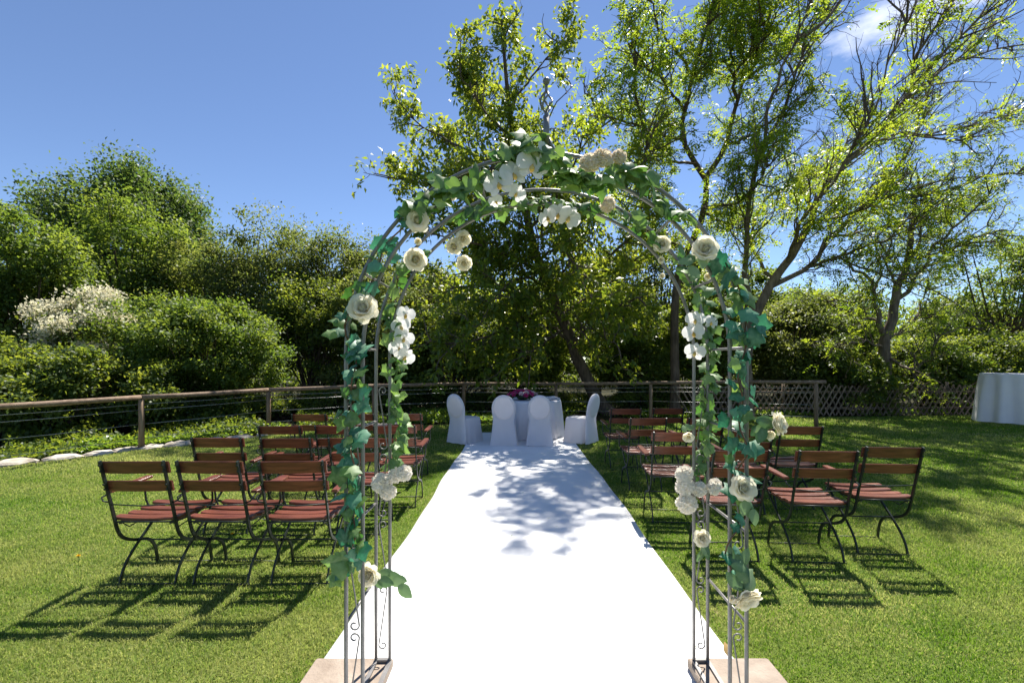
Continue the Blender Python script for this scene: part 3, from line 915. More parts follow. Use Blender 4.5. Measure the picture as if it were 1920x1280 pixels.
bush('dark_shrub', 'dark green shrub at the stone edging below the yellow-green tree', 0, 615, 880, 92, 9.6, M['shade_leaf'], 300, 120, .095, .06, 'shrub', None, clump=.18, seed=9)
bush('railing_shrub', 'dark shrub filling the gap between blossom shrub and rounded bright shrub', 170, 672, 850, 80, 10.7, M['shade_leaf'], 200, 100, .10, .06, 'shrub', None, clump=.2, seed=10)
bush('overhanging_shrub', 'dark shrub overhanging the cables in front of the cream blossom', 105, 640, 865, 105, 9.0, M['shade_leaf'], 330, 110, .09, .055, 'shrub', None, clump=.18, seed=90, lobe_amp=.4)
bush('overhanging_shrub', 'dark shrub overhanging the railing post in the edging stones', 250, 668, 850, 85, 9.9, M['shade_leaf'], 260, 110, .09, .055, 'shrub', None, clump=.2, seed=91, lobe_amp=.4)
bush('thicket_shrub', 'dark thicket shrub behind the railing beside the rounded bright shrub', 590, 505, 815, 100, 15.6, M['shade_leaf'], 380, 110, .12, .07, 'shrub', None, clump=.17, spike=.8, seed=11, lobe_amp=.5)
bush('thicket_shrub', 'dark thicket shrub seen between the arch posts on the railing side', 720, 535, 805, 105, 14.6, M['olive'], 380, 110, .12, .072, 'shrub', None, clump=.18, spike=.3, seed=12)
# low growth close behind the cables
LOWL = ['low dark shrub in front of the shrub below the yellow-green tree', 'low dark shrub in front of the cream-blossoming shrub', 'low dark shrub behind the railing post standing in the edging stones', 'small low shrub at the foot of the rounded bright shrub', 'low dark shrub between rounded bright shrub and the thicket beside it', 'small low shrub behind the second visible railing post past the stones', 'low dark shrub at the foot of the thicket beside the bright shrub', 'low shrub behind the railing between the stone-side arch posts', 'low dark shrub behind the railing beside the sideways covered chair, stone side', 'small low shrub behind the railing post at the sideways covered chair', 'low dark shrub behind the railing straight behind the pink roses', 'small low shrub at the foot of the leaning trunk', 'low shrub between leaning trunk and upright dark trunk, behind the cables', 'low dark shrub between upright dark trunk and spreading tree, behind the cables']
for k, (px, pt, pb_, hw, d) in enumerate(((-10, 700, 872, 110, 8.9), (120, 735, 860, 80, 9.6), (225, 715, 845, 75, 10.4), (330, 752, 838, 60, 10.6), (430, 730, 828, 80, 11.6), (525, 748, 820, 60, 12.2), (610, 722, 815, 75, 12.9),
                                         (705, 740, 808, 65, 13.3), (790, 722, 800, 75, 14.0), (890, 735, 798, 70, 14.1), (980, 722, 798, 80, 14.4), (1070, 738, 798, 60, 14.2), (1200, 728, 796, 60, 14.2), (1330, 718, 795, 70, 14.0))):
    bush('low_shrub', LOWL[k], px, pt, pb_, hw, d, M['shade_leaf'], 130, 80, .085, .055, 'shrub', 'low shrubs along the cable railing', clump=.28, seed=40 + k, lobe_amp=.5)
# behind the table
bush('understorey_shrub', 'dark understorey shrub behind the covered chairs', 850, 560, 800, 115, 14.6, M['shade_leaf'], 380, 110, .12, .072, 'shrub', None, clump=.18, seed=13)
bush('understorey_shrub', 'dark understorey shrub behind the pink table flowers', 985, 555, 800, 105, 15.2, M['shade_leaf'], 380, 110, .125, .075, 'shrub', None, clump=.18, seed=14)
bush('understorey_shrub', 'leafy shrub between the leaning trunk and the upright trunk', 1190, 560, 800, 100, 14.8, M['shade_leaf'], 360, 110, .12, .072, 'shrub', None, clump=.18, seed=15)
bush('yellow_lit_shrub', 'lighter green shrub between the upright dark trunk and the spreading tree', 1330, 520, 800, 90, 15.0, M['hazel'], 330, 100, .12, .07, 'shrub', None, clump=.18, seed=16, spike=.3)
# right
bush('lattice_shrub', 'dense green shrub behind the lattice fence left of the forked tree', 1490, 545, 770, 110, 15.2, M['olive'], 380, 100, .12, .07, 'shrub', None, clump=.18, seed=17, spike=.3)
bush('lattice_shrub', 'dark green shrub close behind the lattice fence and the railing end', 1570, 655, 775, 90, 14.0, M['shade_leaf'], 260, 100, .11, .065, 'shrub', None, clump=.2, seed=18)
bush('lattice_shrub', 'bushy green shrub behind the lattice fence right of the forked tree', 1745, 625, 770, 95, 14.6, M['shade_leaf'], 330, 100, .115, .07, 'shrub', None, clump=.2, seed=19)
bush('lattice_shrub', 'dark shrub behind the covered high table', 1880, 612, 770, 100, 14.6, M['shade_leaf'], 330, 100, .115, .07, 'shrub', None, clump=.2, seed=20)
bush('yellow_green_tree', 'yellow-green tree rising behind the covered high table', 1890, 430, 660, 110, 16.5, M['hazel'], 170, 80, .14, .075, 'tree', None, clump=.22, spike=.4, seed=21, lobe_amp=.5)
bush('low_yellow_tree', 'low yellow-green tree behind the forked tree and lattice fence', 1590, 540, 700, 90, 18.0, M['hazel'], 160, 70, .14, .075, 'tree', None, clump=.22, spike=.4, seed=22, lobe_amp=.5)

BGT = 'background tree far behind '
for k, (px, pt, hw, d, mt, txt) in enumerate(((790, 455, 100, 20, 'olive', 'the rear orchid spray, stone edging side'), (905, 520, 85, 21, 'shade_leaf', 'the covered chair beside the stone side'), (1010, 505, 80, 20.5, 'hazel', 'the pink table roses'),
                                              (1120, 470, 90, 20, 'shade_leaf', 'the leaning trunk'), (1235, 450, 85, 20.5, 'olive', 'the gap between leaning and upright trunks'), (1350, 480, 85, 21, 'shade_leaf', 'the upright dark trunk'),
                                              (1455, 500, 85, 20, 'hazel', 'the spreading tree'), (1560, 560, 80, 20.5, 'olive', 'the railing end'), (1790, 555, 90, 19.5, 'shade_leaf', 'the lattice fence between forked tree and high table'))):
    bush('background_tree', BGT + txt, px, pt, 730, hw, d, M[mt], 300, 80, .17, .10, 'tree', 'trees closing the view behind the table', clump=.2, spike=.5, seed=70 + k, lobe_amp=.4)

# far wood that reads as one mass
P = []
for k in range(900):
    x = rng.uniform(-38, 42)
    top = 6.0 if x < 6 else 4.2
    top *= rng.uniform(.75, 1.1)
    P.append((x, rng.uniform(26, 31), rng.random() ** .8 * top))
C = np.array(P)
idx = np.repeat(np.arange(len(C)), 60)
PP = C[idx] + rng.normal(size=(len(idx), 3)) * np.array([.7, .6, .5])
PP[:, 2] = np.maximum(PP[:, 2], .05)
Dd = rnd_dir(len(PP)); Nn = norm(rnd_dir(len(PP)) + np.array([0, 0, .8]))
V, Fc = leaf_geo(PP, Dd, Nn, rng.uniform(.2, .36, len(PP)), rng.uniform(.13, .2, len(PP)))
tag(link_mesh('far_wood', np_mesh('far_wood', V, [Fc], False, np.clip(rng.normal(.4, .2, len(PP)), 0, 1)), M['shade_leaf']),
    'distant green wood closing the view behind the trees', 'wood', kind='stuff')

# low ground cover between lawn edge and shrubs
n_ = 60000
s_ = rng.random(n_) * (len(edge) - 3) + 1
i0 = s_.astype(int); fr = s_ - i0
bx = EX[i0] * (1 - fr) + EX[i0 + 1] * fr; by = EY[i0] * (1 - fr) + EY[i0 + 1] * fr
tx = EX[i0 + 1] - EX[i0]; ty = EY[i0 + 1] - EY[i0]; tl = np.hypot(tx, ty)
offs = .22 + rng.random(n_) ** 1.5 * np.where(bx < -4.2, .35, 2.4)
gx_ = bx - ty / tl * offs; gy_ = by + tx / tl * offs
hz = .03 + .22 * rng.random(n_) * np.clip(offs / .5, .2, 1) * (0.6 + .5 * np.sin(gx_ * 2.3) * np.sin(gy_ * 1.7))
pk = (np.sin(gx_ * 1.9 + 1.0) + np.sin(gy_ * 2.3 + gx_ * .7) + rng.normal(0, .5, n_)) > np.where(gx_ < -3.6, .55, -.6)
gx_, gy_, hz = gx_[pk], gy_[pk], hz[pk]; n_ = len(gx_)
PP = np.stack([gx_, gy_, np.maximum(hz, .01)], -1)
V, Fc = leaf_geo(PP, rnd_dir(n_) + np.array([0, 0, .1]), norm(rnd_dir(n_) * .6 + np.array([0, 0, 1.0])), rng.uniform(.05, .10, n_), rng.uniform(.04, .07, n_))
tag(link_mesh('ground_cover', np_mesh('ground_cover', V, [Fc], False, np.clip(rng.normal(.5, .25, n_), 0, 1)), M['cover']),
    'low leafy ground cover along the lawn edge', 'ground cover', kind='stuff')

n_ = 30000
s_ = rng.random(n_) * 9 + .6
i0 = s_.astype(int); fr = s_ - i0
bx = EX[i0] * (1 - fr) + EX[i0 + 1] * fr; by = EY[i0] * (1 - fr) + EY[i0 + 1] * fr
tx = EX[i0 + 1] - EX[i0]; ty = EY[i0 + 1] - EY[i0]; tl = np.hypot(tx, ty)
offs = .35 + rng.random(n_) * 3.0
gx_ = bx - ty / tl * offs; gy_ = by + tx / tl * offs
hmax = (.06 + .26 * np.clip((offs - .4) / 1.6, 0, 1)) * (1 + .5 * np.sin(gx_ * 2.9) * np.sin(gy_ * 2.1 + 1))
PP = np.stack([gx_, gy_, .01 + hmax * rng.random(n_)], -1)
V, Fc = leaf_geo(PP, rnd_dir(n_), norm(rnd_dir(n_) * .8 + np.array([0, 0, 1.0])), rng.uniform(.06, .12, n_), rng.uniform(.035, .065, n_))
tag(link_mesh('undergrowth', np_mesh('undergrowth', V, [Fc], False, np.clip(rng.normal(.35, .22, n_), 0, 1)), M['shade_leaf']),
    'dark knee-high undergrowth between edging stones and shrubs', 'undergrowth', kind='stuff')

# ------------------------------------------------------------------ grass
def in_lawn(x, y):
    ey = np.interp(x, EX[2:], EY[2:], left=-99)
    ok = y < ey - .02
    left = x < EX[2]
    ex = np.interp(y, EY[:3], EX[:3])
    ok = np.where(left, (x > ex + .02) & (y < EY[2]), ok)
    car = (x > CARX0 - .012) & (x < CARX1 - .10 * np.clip((y - 1.5) / 8, 0, 1) + .012) & (y > CARY0) & (y < CARY1)
    slab = ((x > -1.03) & (x < -.62) & (y > 1.75) & (y < 2.31)) | ((x > .82) & (x < 1.25) & (y > 1.75) & (y < 2.31))
    return ok & ~car & ~slab


def lawn_noise(x, y):
    v = np.zeros_like(x)
    g = np.random.default_rng(3)
    for fq in (.5, .9, 1.7, 3.1, 5.5):
        for _ in range(3):
            a = g.uniform(0, 6.28)
            v += np.sin((x * np.cos(a) + y * np.sin(a)) * fq * 2 + g.uniform(0, 6.28)) / fq ** .5
    return v / 5.0


gV, gF3, gF4, gT = [], [], [], []
o_ = 0
for (y0, y1, dens, hl, hh, wd) in ((1.55, 2.9, 15000, .016, .034, .0036), (2.9, 4.2, 10000, .018, .036, .0044), (4.2, 6.2, 5200, .020, .040, .0060), (6.2, 9.0, 2300, .024, .046, .0090), (9.0, 13.6, 1050, .03, .054, .013)):
    wmax = y1 * 1.13 + .8
    nn = int(dens * (y1 - y0) * 2 * wmax)
    x = rng.uniform(-wmax, wmax, nn); y = rng.uniform(y0, y1, nn)
    k = in_lawn(x, y) & (np.abs(x) < y * 1.13 + .8)
    x = x[k]; y = y[k]; nn = len(x)
    ln_ = lawn_noise(x, y)
    h = rng.uniform(hl, hh, nn) * (1 + .30 * ln_) * .8
    a = rng.uniform(0, 6.283, nn); lean = np.abs(rng.normal(0, .75, nn)) + .15
    dx, dy = np.cos(a), np.sin(a)
    b = rng.uniform(0, 6.283, nn); wx, wy = np.cos(b) * wd / 2 * rng.uniform(.7, 1.4, nn), np.sin(b) * wd / 2
    z0 = np.zeros(nn) - .002
    v0 = np.stack([x - wx, y - wy, z0], -1); v1 = np.stack([x + wx, y + wy, z0], -1)
    mxp = np.stack([x + dx * h * lean * .35, y + dy * h * lean * .35, h * .62], -1)
    wv = np.stack([wx, wy, np.zeros(nn)], -1) * .8
    v2 = mxp + wv; v3 = mxp - wv
    v4 = np.stack([x + dx * h * lean, y + dy * h * lean, h * np.clip(1.05 - lean * .3, .45, 1)], -1)
    V5 = np.stack([v0, v1, v2, v3, v4], 1).reshape(-1, 3)
    ii = np.arange(nn)[:, None] * 5 + o_
    tn = np.clip(rng.normal(.36, .22, nn) + .26 * ln_ + .30 * lawn_noise(x * 4.3, y * 4.3 + 3) + .12 * np.clip(-x / 3, -1, 1), 0, 1)
    tn = np.where(rng.random(nn) < .06 + .7 * np.clip(lawn_noise(x * 1.9 + 7, y * 1.9) - .45, 0, 1), 1.0, tn)
    gF4.append(ii + np.array([[0, 1, 2, 3]])); gF3.append(ii + np.array([[3, 2, 4]])); gT.append(tn)
    gV.append(V5); o_ += len(V5)
tt = np.concatenate(gT)
me = np_mesh('grass', np.concatenate(gV), [np.concatenate(gF4), np.concatenate(gF3)], False, np.concatenate([tt, tt]))
tag(link_mesh('grass', me, M['grass']), 'short mown green grass of the lawn', 'grass', kind='stuff')
print('grass blades', len(tt))

# ------------------------------------------------------------------ slabs and flower arch
AX, YF, YB, RO, RI, ZS = 0.105, 1.88, 2.27, 0.816, 0.748, 1.572
ZB = 0.066
for x0_, x1_, side_ in ((-1.02, -.635, 'stone edging'), (.832, 1.236, 'lattice fence')):
    b = MB(); b.box(((x0_ + x1_) / 2, 2.04, .043), (x1_ - x0_, .53, .046), bev=.006)
    o = b.build('stone_slab', M['stone_slab'])
    tag(o, 'beige stone slab under the arch leg on the %s side' % side_, 'slab')

arch = empty('wedding_arch', (AX, (YF + YB) / 2, ZB))
tag(arch, 'grey double-tube metal garden arch wound with ivy, roses and orchids', 'arch')
AO = Vector((AX, (YF + YB) / 2, ZB))


def apart(b, name, mat=None, parent=None):
    o = b.build(name, mat or M['steel'], parent or arch)
    if parent is None or parent is arch:
        pass
    return o


def hoop(r, y, ogee=False):
    pts = []
    zs = ZS + 0
    for s in (-1, 1):
        side = [Vector((s * r, y, ZB + k * (zs - ZB) / 6)) for k in range(7)]
        amax = 78 if ogee else 90
        for k in range(1, 25):
            a_ = R(amax * k / 24)
            side.append(Vector((s * r * math.cos(a_), y, zs + r * math.sin(a_))))
        if ogee:
            side += [Vector((s * .10, y, zs + r - .004)), Vector((s * .055, y, zs + r + .004)), Vector((s * .032, y, zs + r + .018)), Vector((s * .018, y, zs + r + .038)), Vector((s * .010, y, zs + r + .065))]
            pts.append(side)
        else:
            pts.append(side)
    if ogee:
        return pts
    return [pts[0] + list(reversed(pts[1]))[1:]]


def loc(p): return Vector((p.x, p.y - AO.y, p.z - AO.z))


for y in (YF, YB):
    for r, nm in ((RO, 'outer_tube'), (RI, 'inner_tube')):
        for pth in hoop(r, y, ogee=(y == YF and r == RO)):
            apart(MB().tube([loc(p) for p in pth], .0080, 10), nm)
# crossbars front to back
for s in (-1, 1):
    for z in (.48, .85, 1.25, 1.60):
        apart(MB().tube([loc(Vector((s * RO, YF, z))), loc(Vector((s * RO, YB, z)))], .006, 8), 'crossbar')
    for a_ in (24, 47, 70):
        c_, s_ = math.cos(R(a_)), math.sin(R(a_))
        apart(MB().tube([loc(Vector((s * RO * c_, YF, ZS + RO * s_))), loc(Vector((s * RO * c_, YB, ZS + RO * s_)))], .006, 8), 'crossbar')
    # base bars on the slab
    for y in (YF, YB):
        apart(MB().box(loc(Vector((s * (RO + RI) / 2, y, ZB + .010))), (RO - RI, .018, .012)), 'base_bar')
    for r in (RO, RI):
        apart(MB().box(loc(Vector((s * r, (YF + YB) / 2, ZB + .006))), (.018, YB - YF, .010)), 'base_bar')
# scrolls between the two tubes: a slanting rod with a curl at each end
def scroll(s, y, z0, z1, flip):
    xa, xb = s * (RI + .012), s * (RO - .012)
    if flip: xa, xb = xb, xa
    pts = []
    for zc, xe, sg in ((z0, xa, -1), (z1, xb, 1)):
        curl = []
        cx_ = (RI + RO) / 2 * s
        r0_ = .020
        dirx = 1 if xe > cx_ else -1
        for k in range(15):
            t = k / 14
            an = -2 * math.pi * .85 * t
            rr = r0_ * (1 - .55 * t)
            curl.append(Vector((cx_ - dirx * rr * math.cos(an) * -1 if False else cx_ + dirx * rr * math.cos(an), y, zc + sg * rr * math.sin(-an) * 1)))
        pts.append(curl)
    path = list(reversed(pts[0])) + pts[1]
    return MB().tube([loc(p) for p in path], .0032, 6)


for s in (-1, 1):
    for y in (YF, YB):
        for k, (z0, z1) in enumerate(((.15, .42), (.47, .74), (.80, 1.07), (1.13, 1.40))):
            apart(scroll(s, y, z0, z1, k % 2 == 0), 'scroll')
# finial
fz = ZS + RO + .085
fin = MB(); fin.tube([loc(Vector((0, YF, fz - .045))), loc(Vector((0, YF, fz + .07)))], .0135, 10)
fo = apart(fin, 'finial')
b = MB(); b.tube([loc(Vector((0, YF, fz + .06))), loc(Vector((0, YF, fz + .09)))], .008, 8)
for k in range(4):
    pth = []
    for j in range(13):
        t = j / 12; an = k * math.pi / 2 + t * 2.6
        rr = .004 + .021 * math.sin(math.pi * t)
        pth.append(loc(Vector((rr * math.cos(an), YF + rr * math.sin(an), fz + .085 + .085 * t))))
    b.tube(pth, .0038, 6)
b.tube([loc(Vector((0, YF, fz + .165))), loc(Vector((0, YF, fz + .205)))], .006, 8)
o = b.build('twisted_cage', M['steel'], fo)
b = MB(); rings = []
for j in range(9):
    t = -math.pi / 2 + math.pi * (j + .0) / 8
    rr = max(.0005, .0145 * math.cos(t))
    rings.append([loc(Vector((rr * math.cos(q * math.pi / 6), YF + rr * math.sin(q * math.pi / 6), fz + .212 + .0155 * math.sin(t)))) for q in range(12)])
b.loft(rings); b.build('ball', M['steel'], fo)


# ------------------------------------------------------------------ ivy garlands
def ivy_mesh(name, mat, lob=1.0, var=0.0):
    """five-lobed leaf, base at the origin, tip along +Y, ~1 long, cupped"""
    half = [(0.0, 0.0), (.10, -.10), (.30, -.13), (.47, -.02), (.45, .15), (.58 * lob, .34), (.62 * lob, .48), (.42, .53), (.28, .62), (.17, .80), (0.0, 1.0)]
    pts = half + [(-x, y) for x, y in reversed(half[1:-1])]
    mid = [(0, .15), (0, .45), (0, .75)]
    V = []
    for x, y in pts:
        V.append((x, y, -.34 * abs(x) ** 1.3 - .26 * max(y - .3, 0) ** 2 + var * x * y + .03 * math.sin(9 * y + 5 * x)))
    nb = len(pts)
    for x, y in mid: V.append((x, y, .05 - .2 * max(y - .3, 0) ** 2))
    m0, m1, m2 = nb, nb + 1, nb + 2
    Fs = []
    n2 = len(half)
    # right side indices 0..10, left side nb-1 .. 11
    def fan(side):
        ids = list(range(0, n2)) if side > 0 else [0] + list(range(nb - 1, n2 - 1, -1)) + [n2 - 1]
        own = [m0 if k < 4 else (m1 if k < 8 else m2) for k in range(n2)]
        for k in range(n2 - 1):
            f = [ids[k], ids[k + 1], own[k + 1]]
            if own[k] != own[k + 1]:
                Fs.append(tuple([ids[k], own[k + 1], own[k]][::1]) if side > 0 else tuple([ids[k], own[k], own[k + 1]]))
            Fs.append(tuple(f) if side > 0 else tuple(reversed(f)))
    fan(1); fan(-1)
    me = bpy.data.meshes.new(name); me.from_pydata(V, [], Fs); me.update()
    a = me.attributes.new('vein', 'FLOAT', 'POINT')
    tips = {0, 10, 6, nb - 6, 3, nb - 3, m0, m1, m2}
    a.data.foreach_set('value', [0.75 if k in (m0, m1, m2) else (.35 if k in tips else 0.0) for k in range(len(V))])
    me.polygons.foreach_set('use_smooth', [True] * len(Fs))
    me.materials.append(mat)
    return me


def oval_leaf_mesh(name, mat):
    half = [(0, 0), (.16, .10), (.29, .30), (.31, .50), (.22, .74), (.10, .90), (0, 1.0)]
    pts = half + [(-x, y) for x, y in reversed(half[1:-1])]
    V = [(x, y, -.5 * x * x - .25 * y * y + .02 * math.sin(20 * y)) for x, y in pts]
    nb = len(pts); V += [(0, .3, .03 - .02), (0, .65, .03 - .105)]
    Fs = []
    n2 = len(half)
    for side in (1, -1):
        ids = list(range(0, n2)) if side > 0 else [0] + list(range(nb - 1, n2 - 1, -1)) + [n2 - 1]
        for k in range(n2 - 1):
            c_ = nb if k < 3 else nb + 1
            f = [ids[k], ids[k + 1], c_]
            Fs.append(tuple(f) if side > 0 else tuple(reversed(f)))
            if k == 3:
                g = [ids[3], nb + 1, nb]
                Fs.append(tuple(g) if side > 0 else tuple(reversed(g)))
    me = bpy.data.meshes.new(name); me.from_pydata(V, [], Fs); me.update()
    a = me.attributes.new('vein', 'FLOAT', 'POINT')
    a.data.foreach_set('value', [.8 if k >= nb else 0.0 for k in range(len(V))])
    me.polygons.foreach_set('use_smooth', [True] * len(Fs))
    me.materials.append(mat)
    return me


IVY = {'teal': [ivy_mesh('ivy_leaf', M['ivy_teal'], 1.0, .0), ivy_mesh('ivy_leaf', M['ivy_teal'], .82, .25), ivy_mesh('ivy_leaf', M['ivy_teal'], 1.12, -.25)],
       'green': [ivy_mesh('ivy_leaf', M['ivy_green'], .9, .1), ivy_mesh('ivy_leaf', M['ivy_green'], .75, -.25), ivy_mesh('ivy_leaf', M['ivy_green'], 1.05, .25)],
       'rose': [oval_leaf_mesh('oval_leaf', M['rose_leaf'])]}


def leaf_obj(parent, origin, me, p, facing, hang, size, name='leaf'):
    """leaf at p: surface normal ~facing, tip ~hang"""
    f = Vector(facing).normalized()
    h = Vector(hang); h = (h - f * h.dot(f))
    if h.length < 1e-4: h = f.orthogonal()
    h.normalize()
    x = h.cross(f)
    mt = Matrix((x, h, f)).transposed()
    o = bpy.data.objects.new(name, me); col.objects.link(o); o.parent = parent
    o.rotation_mode = 'QUATERNION'
    o.location = p - origin
    o.rotation_quaternion = mt.to_quaternion()
    o.scale = (size * random.uniform(.9, 1.1), size, size)
    return o


def garland(label, path, kind, n, size, spread, wob=.012):
    n = int(n * .95); size = size * .74; spread = spread * .82
    pts = spline([W(*p) for p in path], .03)
    org = pts[len(pts) // 2].copy()
    g = empty('ivy_garland', org)
    tag(g, label, 'garland', None)
    st = [p + Vector((math.sin(i * .9) * wob, math.cos(i * .7) * wob, 0)) - org for i, p in enumerate(pts)]
    MB().tube(st, .0034, 5).build('stem', M['stem'] if kind == 'teal' else M['stem_green'], g)
    for k in range(n):
        i = min(int(k / n * len(pts) + random.random()), len(pts) - 1)
        a = random.uniform(0, 2 * math.pi)
        offv = Vector((math.cos(a), math.sin(a), random.uniform(-.5, .5))) * spread * random.uniform(.25, 1.0)
        if offv.y > 0: offv.y *= .6
        face = Vector((offv.x * 11 + random.uniform(-.8, .8), -0.65 + random.uniform(-.4, .6) + offv.y * 5, .45 + random.uniform(-.7, .7)))
        hang = Vector((offv.x * 9 + random.uniform(-.9, .9), random.uniform(-.5, .3), -1 + random.uniform(-.2, 1.3)))
        s = size * random.uniform(.62, 1.2)
        leaf_obj(g, org, random.choice(IVY['green' if kind == 'teal' and random.random() < .34 else kind]), pts[i] + offv, face, hang, s)
    return g


D1, D2 = YF - .02, YB + .01
EDG, LAT = 'on stone edging side', 'on lattice fence side'
garland('teal ivy garland hanging down the front arch leg ' + EDG, [(655, 640, D1), (668, 700, D1 - .02), (655, 770, D1), (662, 840, D1 - .02), (658, 920, D1), (664, 990, D1 - .02), (650, 1075, D1)], 'teal', 80, .084, .056)
garland('teal ivy garland curling round the arch shoulder ' + EDG, [(772, 385, D1), (752, 430, D1), (722, 470, D1 + .05), (700, 505, D1), (688, 545, D1), (640, 610, D1), (655, 640, D1)], 'teal', 44, .075, .055)
garland('mixed green ivy garland on the rear arch shoulder ' + EDG, [(800, 470, D2 - .1), (760, 490, D2 - .1), (738, 540, D2), (730, 600, D2)], 'green', 24, .082, .05)
garland('light green ivy garland trailing down the rear arch leg ' + EDG, [(732, 590, D2), (742, 660, D2), (738, 720, D2), (748, 780, D2), (742, 830, D2), (738, 880, D2)], 'green', 70, .075, .05)
garland('dark green ivy garland over the crown of the front hoop ' + EDG, [(770, 400, D1), (815, 365, D1), (870, 350, D1), (920, 330, D1 - .02), (960, 300, D1 - .03), (1000, 262, D1 - .02)], 'green', 92, .098, .066)
garland('dense green ivy garland below the finial ' , [(960, 285, D1 - .02), (1005, 290, D1 - .02), (1055, 320, D1 - .02), (1100, 335, D1), (1150, 330, D1), (1190, 318, D1)], 'green', 104, .104, .064)
garland('light green ivy garland thinning along the front hoop ' + LAT, [(1170, 320, D1), (1215, 345, D1), (1240, 390, D1), (1262, 400, D1), (1290, 410, D1)], 'green', 38, .076, .042)
garland('green ivy garland along the crown of the rear hoop', [(850, 405, D2), (900, 392, D2), (960, 385, D2), (1020, 375, D2), (1080, 385, D2), (1140, 392, D2), (1190, 412, D2), (1230, 450, D2)], 'green', 84, .088, .05)
garland('teal ivy garland bunched round the front arch shoulder ' + LAT, [(1325, 470, D1), (1358, 500, D1), (1385, 535, D1), (1398, 580, D1), (1400, 630, D1)], 'teal', 40, .092, .065)
garland('teal ivy garland hanging down the front arch leg ' + LAT, [(1400, 630, D1), (1385, 690, D1), (1392, 740, D1 - .02), (1385, 790, D1), (1405, 840, D1 - .02), (1378, 880, D1), (1398, 930, D1)], 'teal', 46, .084, .056)
garland('pale green ivy garland on the rear arch shoulder ' + LAT, [(1255, 470, D2), (1290, 500, D2), (1312, 540, D2), (1325, 600, D2)], 'green', 30, .085, .055)
garland('light green ivy garland trailing down the rear arch leg ' + LAT, [(1325, 600, D2), (1335, 670, D2), (1318, 730, D2), (1330, 790, D2), (1318, 850, D2), (1312, 890, D2)], 'green', 76, .078, .06)
garland('thin brown garland with a few leaves winding down the arch leg ' + LAT, [(1385, 930, D1), (1392, 970, D1), (1372, 1005, D1 - .02), (1362, 1050, D1), (1380, 1090, D1)], 'teal', 8, .07, .03)

# ------------------------------------------------------------------ flowers
def petal_mesh(name, mat, w=1.0, curl=.25, cup=.3, ruffle=0.0):
    us = (-1, -.5, 0, .5, 1); vs = (0, .3, .6, .85, 1.0); ws = (.22, .72, 1.0, .92, .58)
    V = []
    for v, ww in zip(vs, ws):
        for u in us:
            x = u * ww * .5 * w
            y = .10 * v + curl * v ** 3 - cup * (u * ww) ** 2 * .6
            z = v - .10 * u * u * v + ruffle * math.sin(u * 7 + v * 9) * .05
            V.append((x, y + ruffle * math.sin(u * 9 + v * 4) * .04, z))
    Fs = []
    for j in range(4):
        for i_ in range(4):
            a = j * 5 + i_
            Fs.append((a, a + 1, a + 6, a + 5))
    me = bpy.data.meshes.new(name); me.from_pydata(V, [], Fs)
    me.polygons.foreach_set('use_smooth', [True] * len(Fs)); me.update(); me.materials.append(mat)
    return me


PET = {'rose': petal_mesh('rose_petal', M['rose'], 1.1, .30, .35, .5), 'heart': petal_mesh('rose_heart_petal', M['rose_heart'], 1.0, .02, .55),
       'pink': petal_mesh('pink_petal', M['pink'], 1.1, .25, .35, .5), 'pale': petal_mesh('pale_petal', M['pale_pink'], 1.1, .25, .35, .5),
       'orchid': petal_mesh('orchid_petal', M['orchid'], 1.08, .05, .12, .3), 'sepal': petal_mesh('orchid_sepal', M['orchid'], .62, .05, .10, .1)}


def face_quat(v, roll=0.0):
    return Vector((0, 0, 1)).rotation_difference(Vector(v).normalized()) @ Quaternion((0, 0, 1), roll)


def add_petal(root, me, ang, tilt, size, rad=.0, zoff=0.0, name='petal'):
    o = bpy.data.objects.new(name, me); col.objects.link(o); o.parent = root
    q = Quaternion((0, 0, 1), ang) @ Quaternion((1, 0, 0), -tilt)
    o.rotation_mode = 'QUATERNION'; o.rotation_quaternion = q
    o.location = Quaternion((0, 0, 1), ang) @ Vector((0, rad, zoff))
    o.scale = (size, size, size)
    return o


RO_GROUP = 'flowers on the arch'


hm = MB()
hr = []
for j in range(7):
    t = j / 6
    rr_ = (.55 + .45 * math.sin(math.pi * min(1, t * 1.15))) * (1 if t < .85 else .72)
    hr.append([(math.cos(a_) * rr_ * (1 + .09 * math.sin(3 * a_ + t * 4)), math.sin(a_) * rr_ * (1 + .09 * math.sin(3 * a_ + t * 4)), -1 + 1.9 * t + .12 * math.sin(2 * a_) * t) for a_ in [2 * math.pi * k / 14 for k in range(14)]])
hr.append([(p[0] * .55, p[1] * .55, p[2] - .22) for p in hr[-1]])
hr.append([(p[0] * .5, p[1] * .5, p[2] + .18) for p in hr[-1]])
hm.loft(hr)
HEART = hm.mesh('heart'); HEART.materials.append(M['rose_heart'])


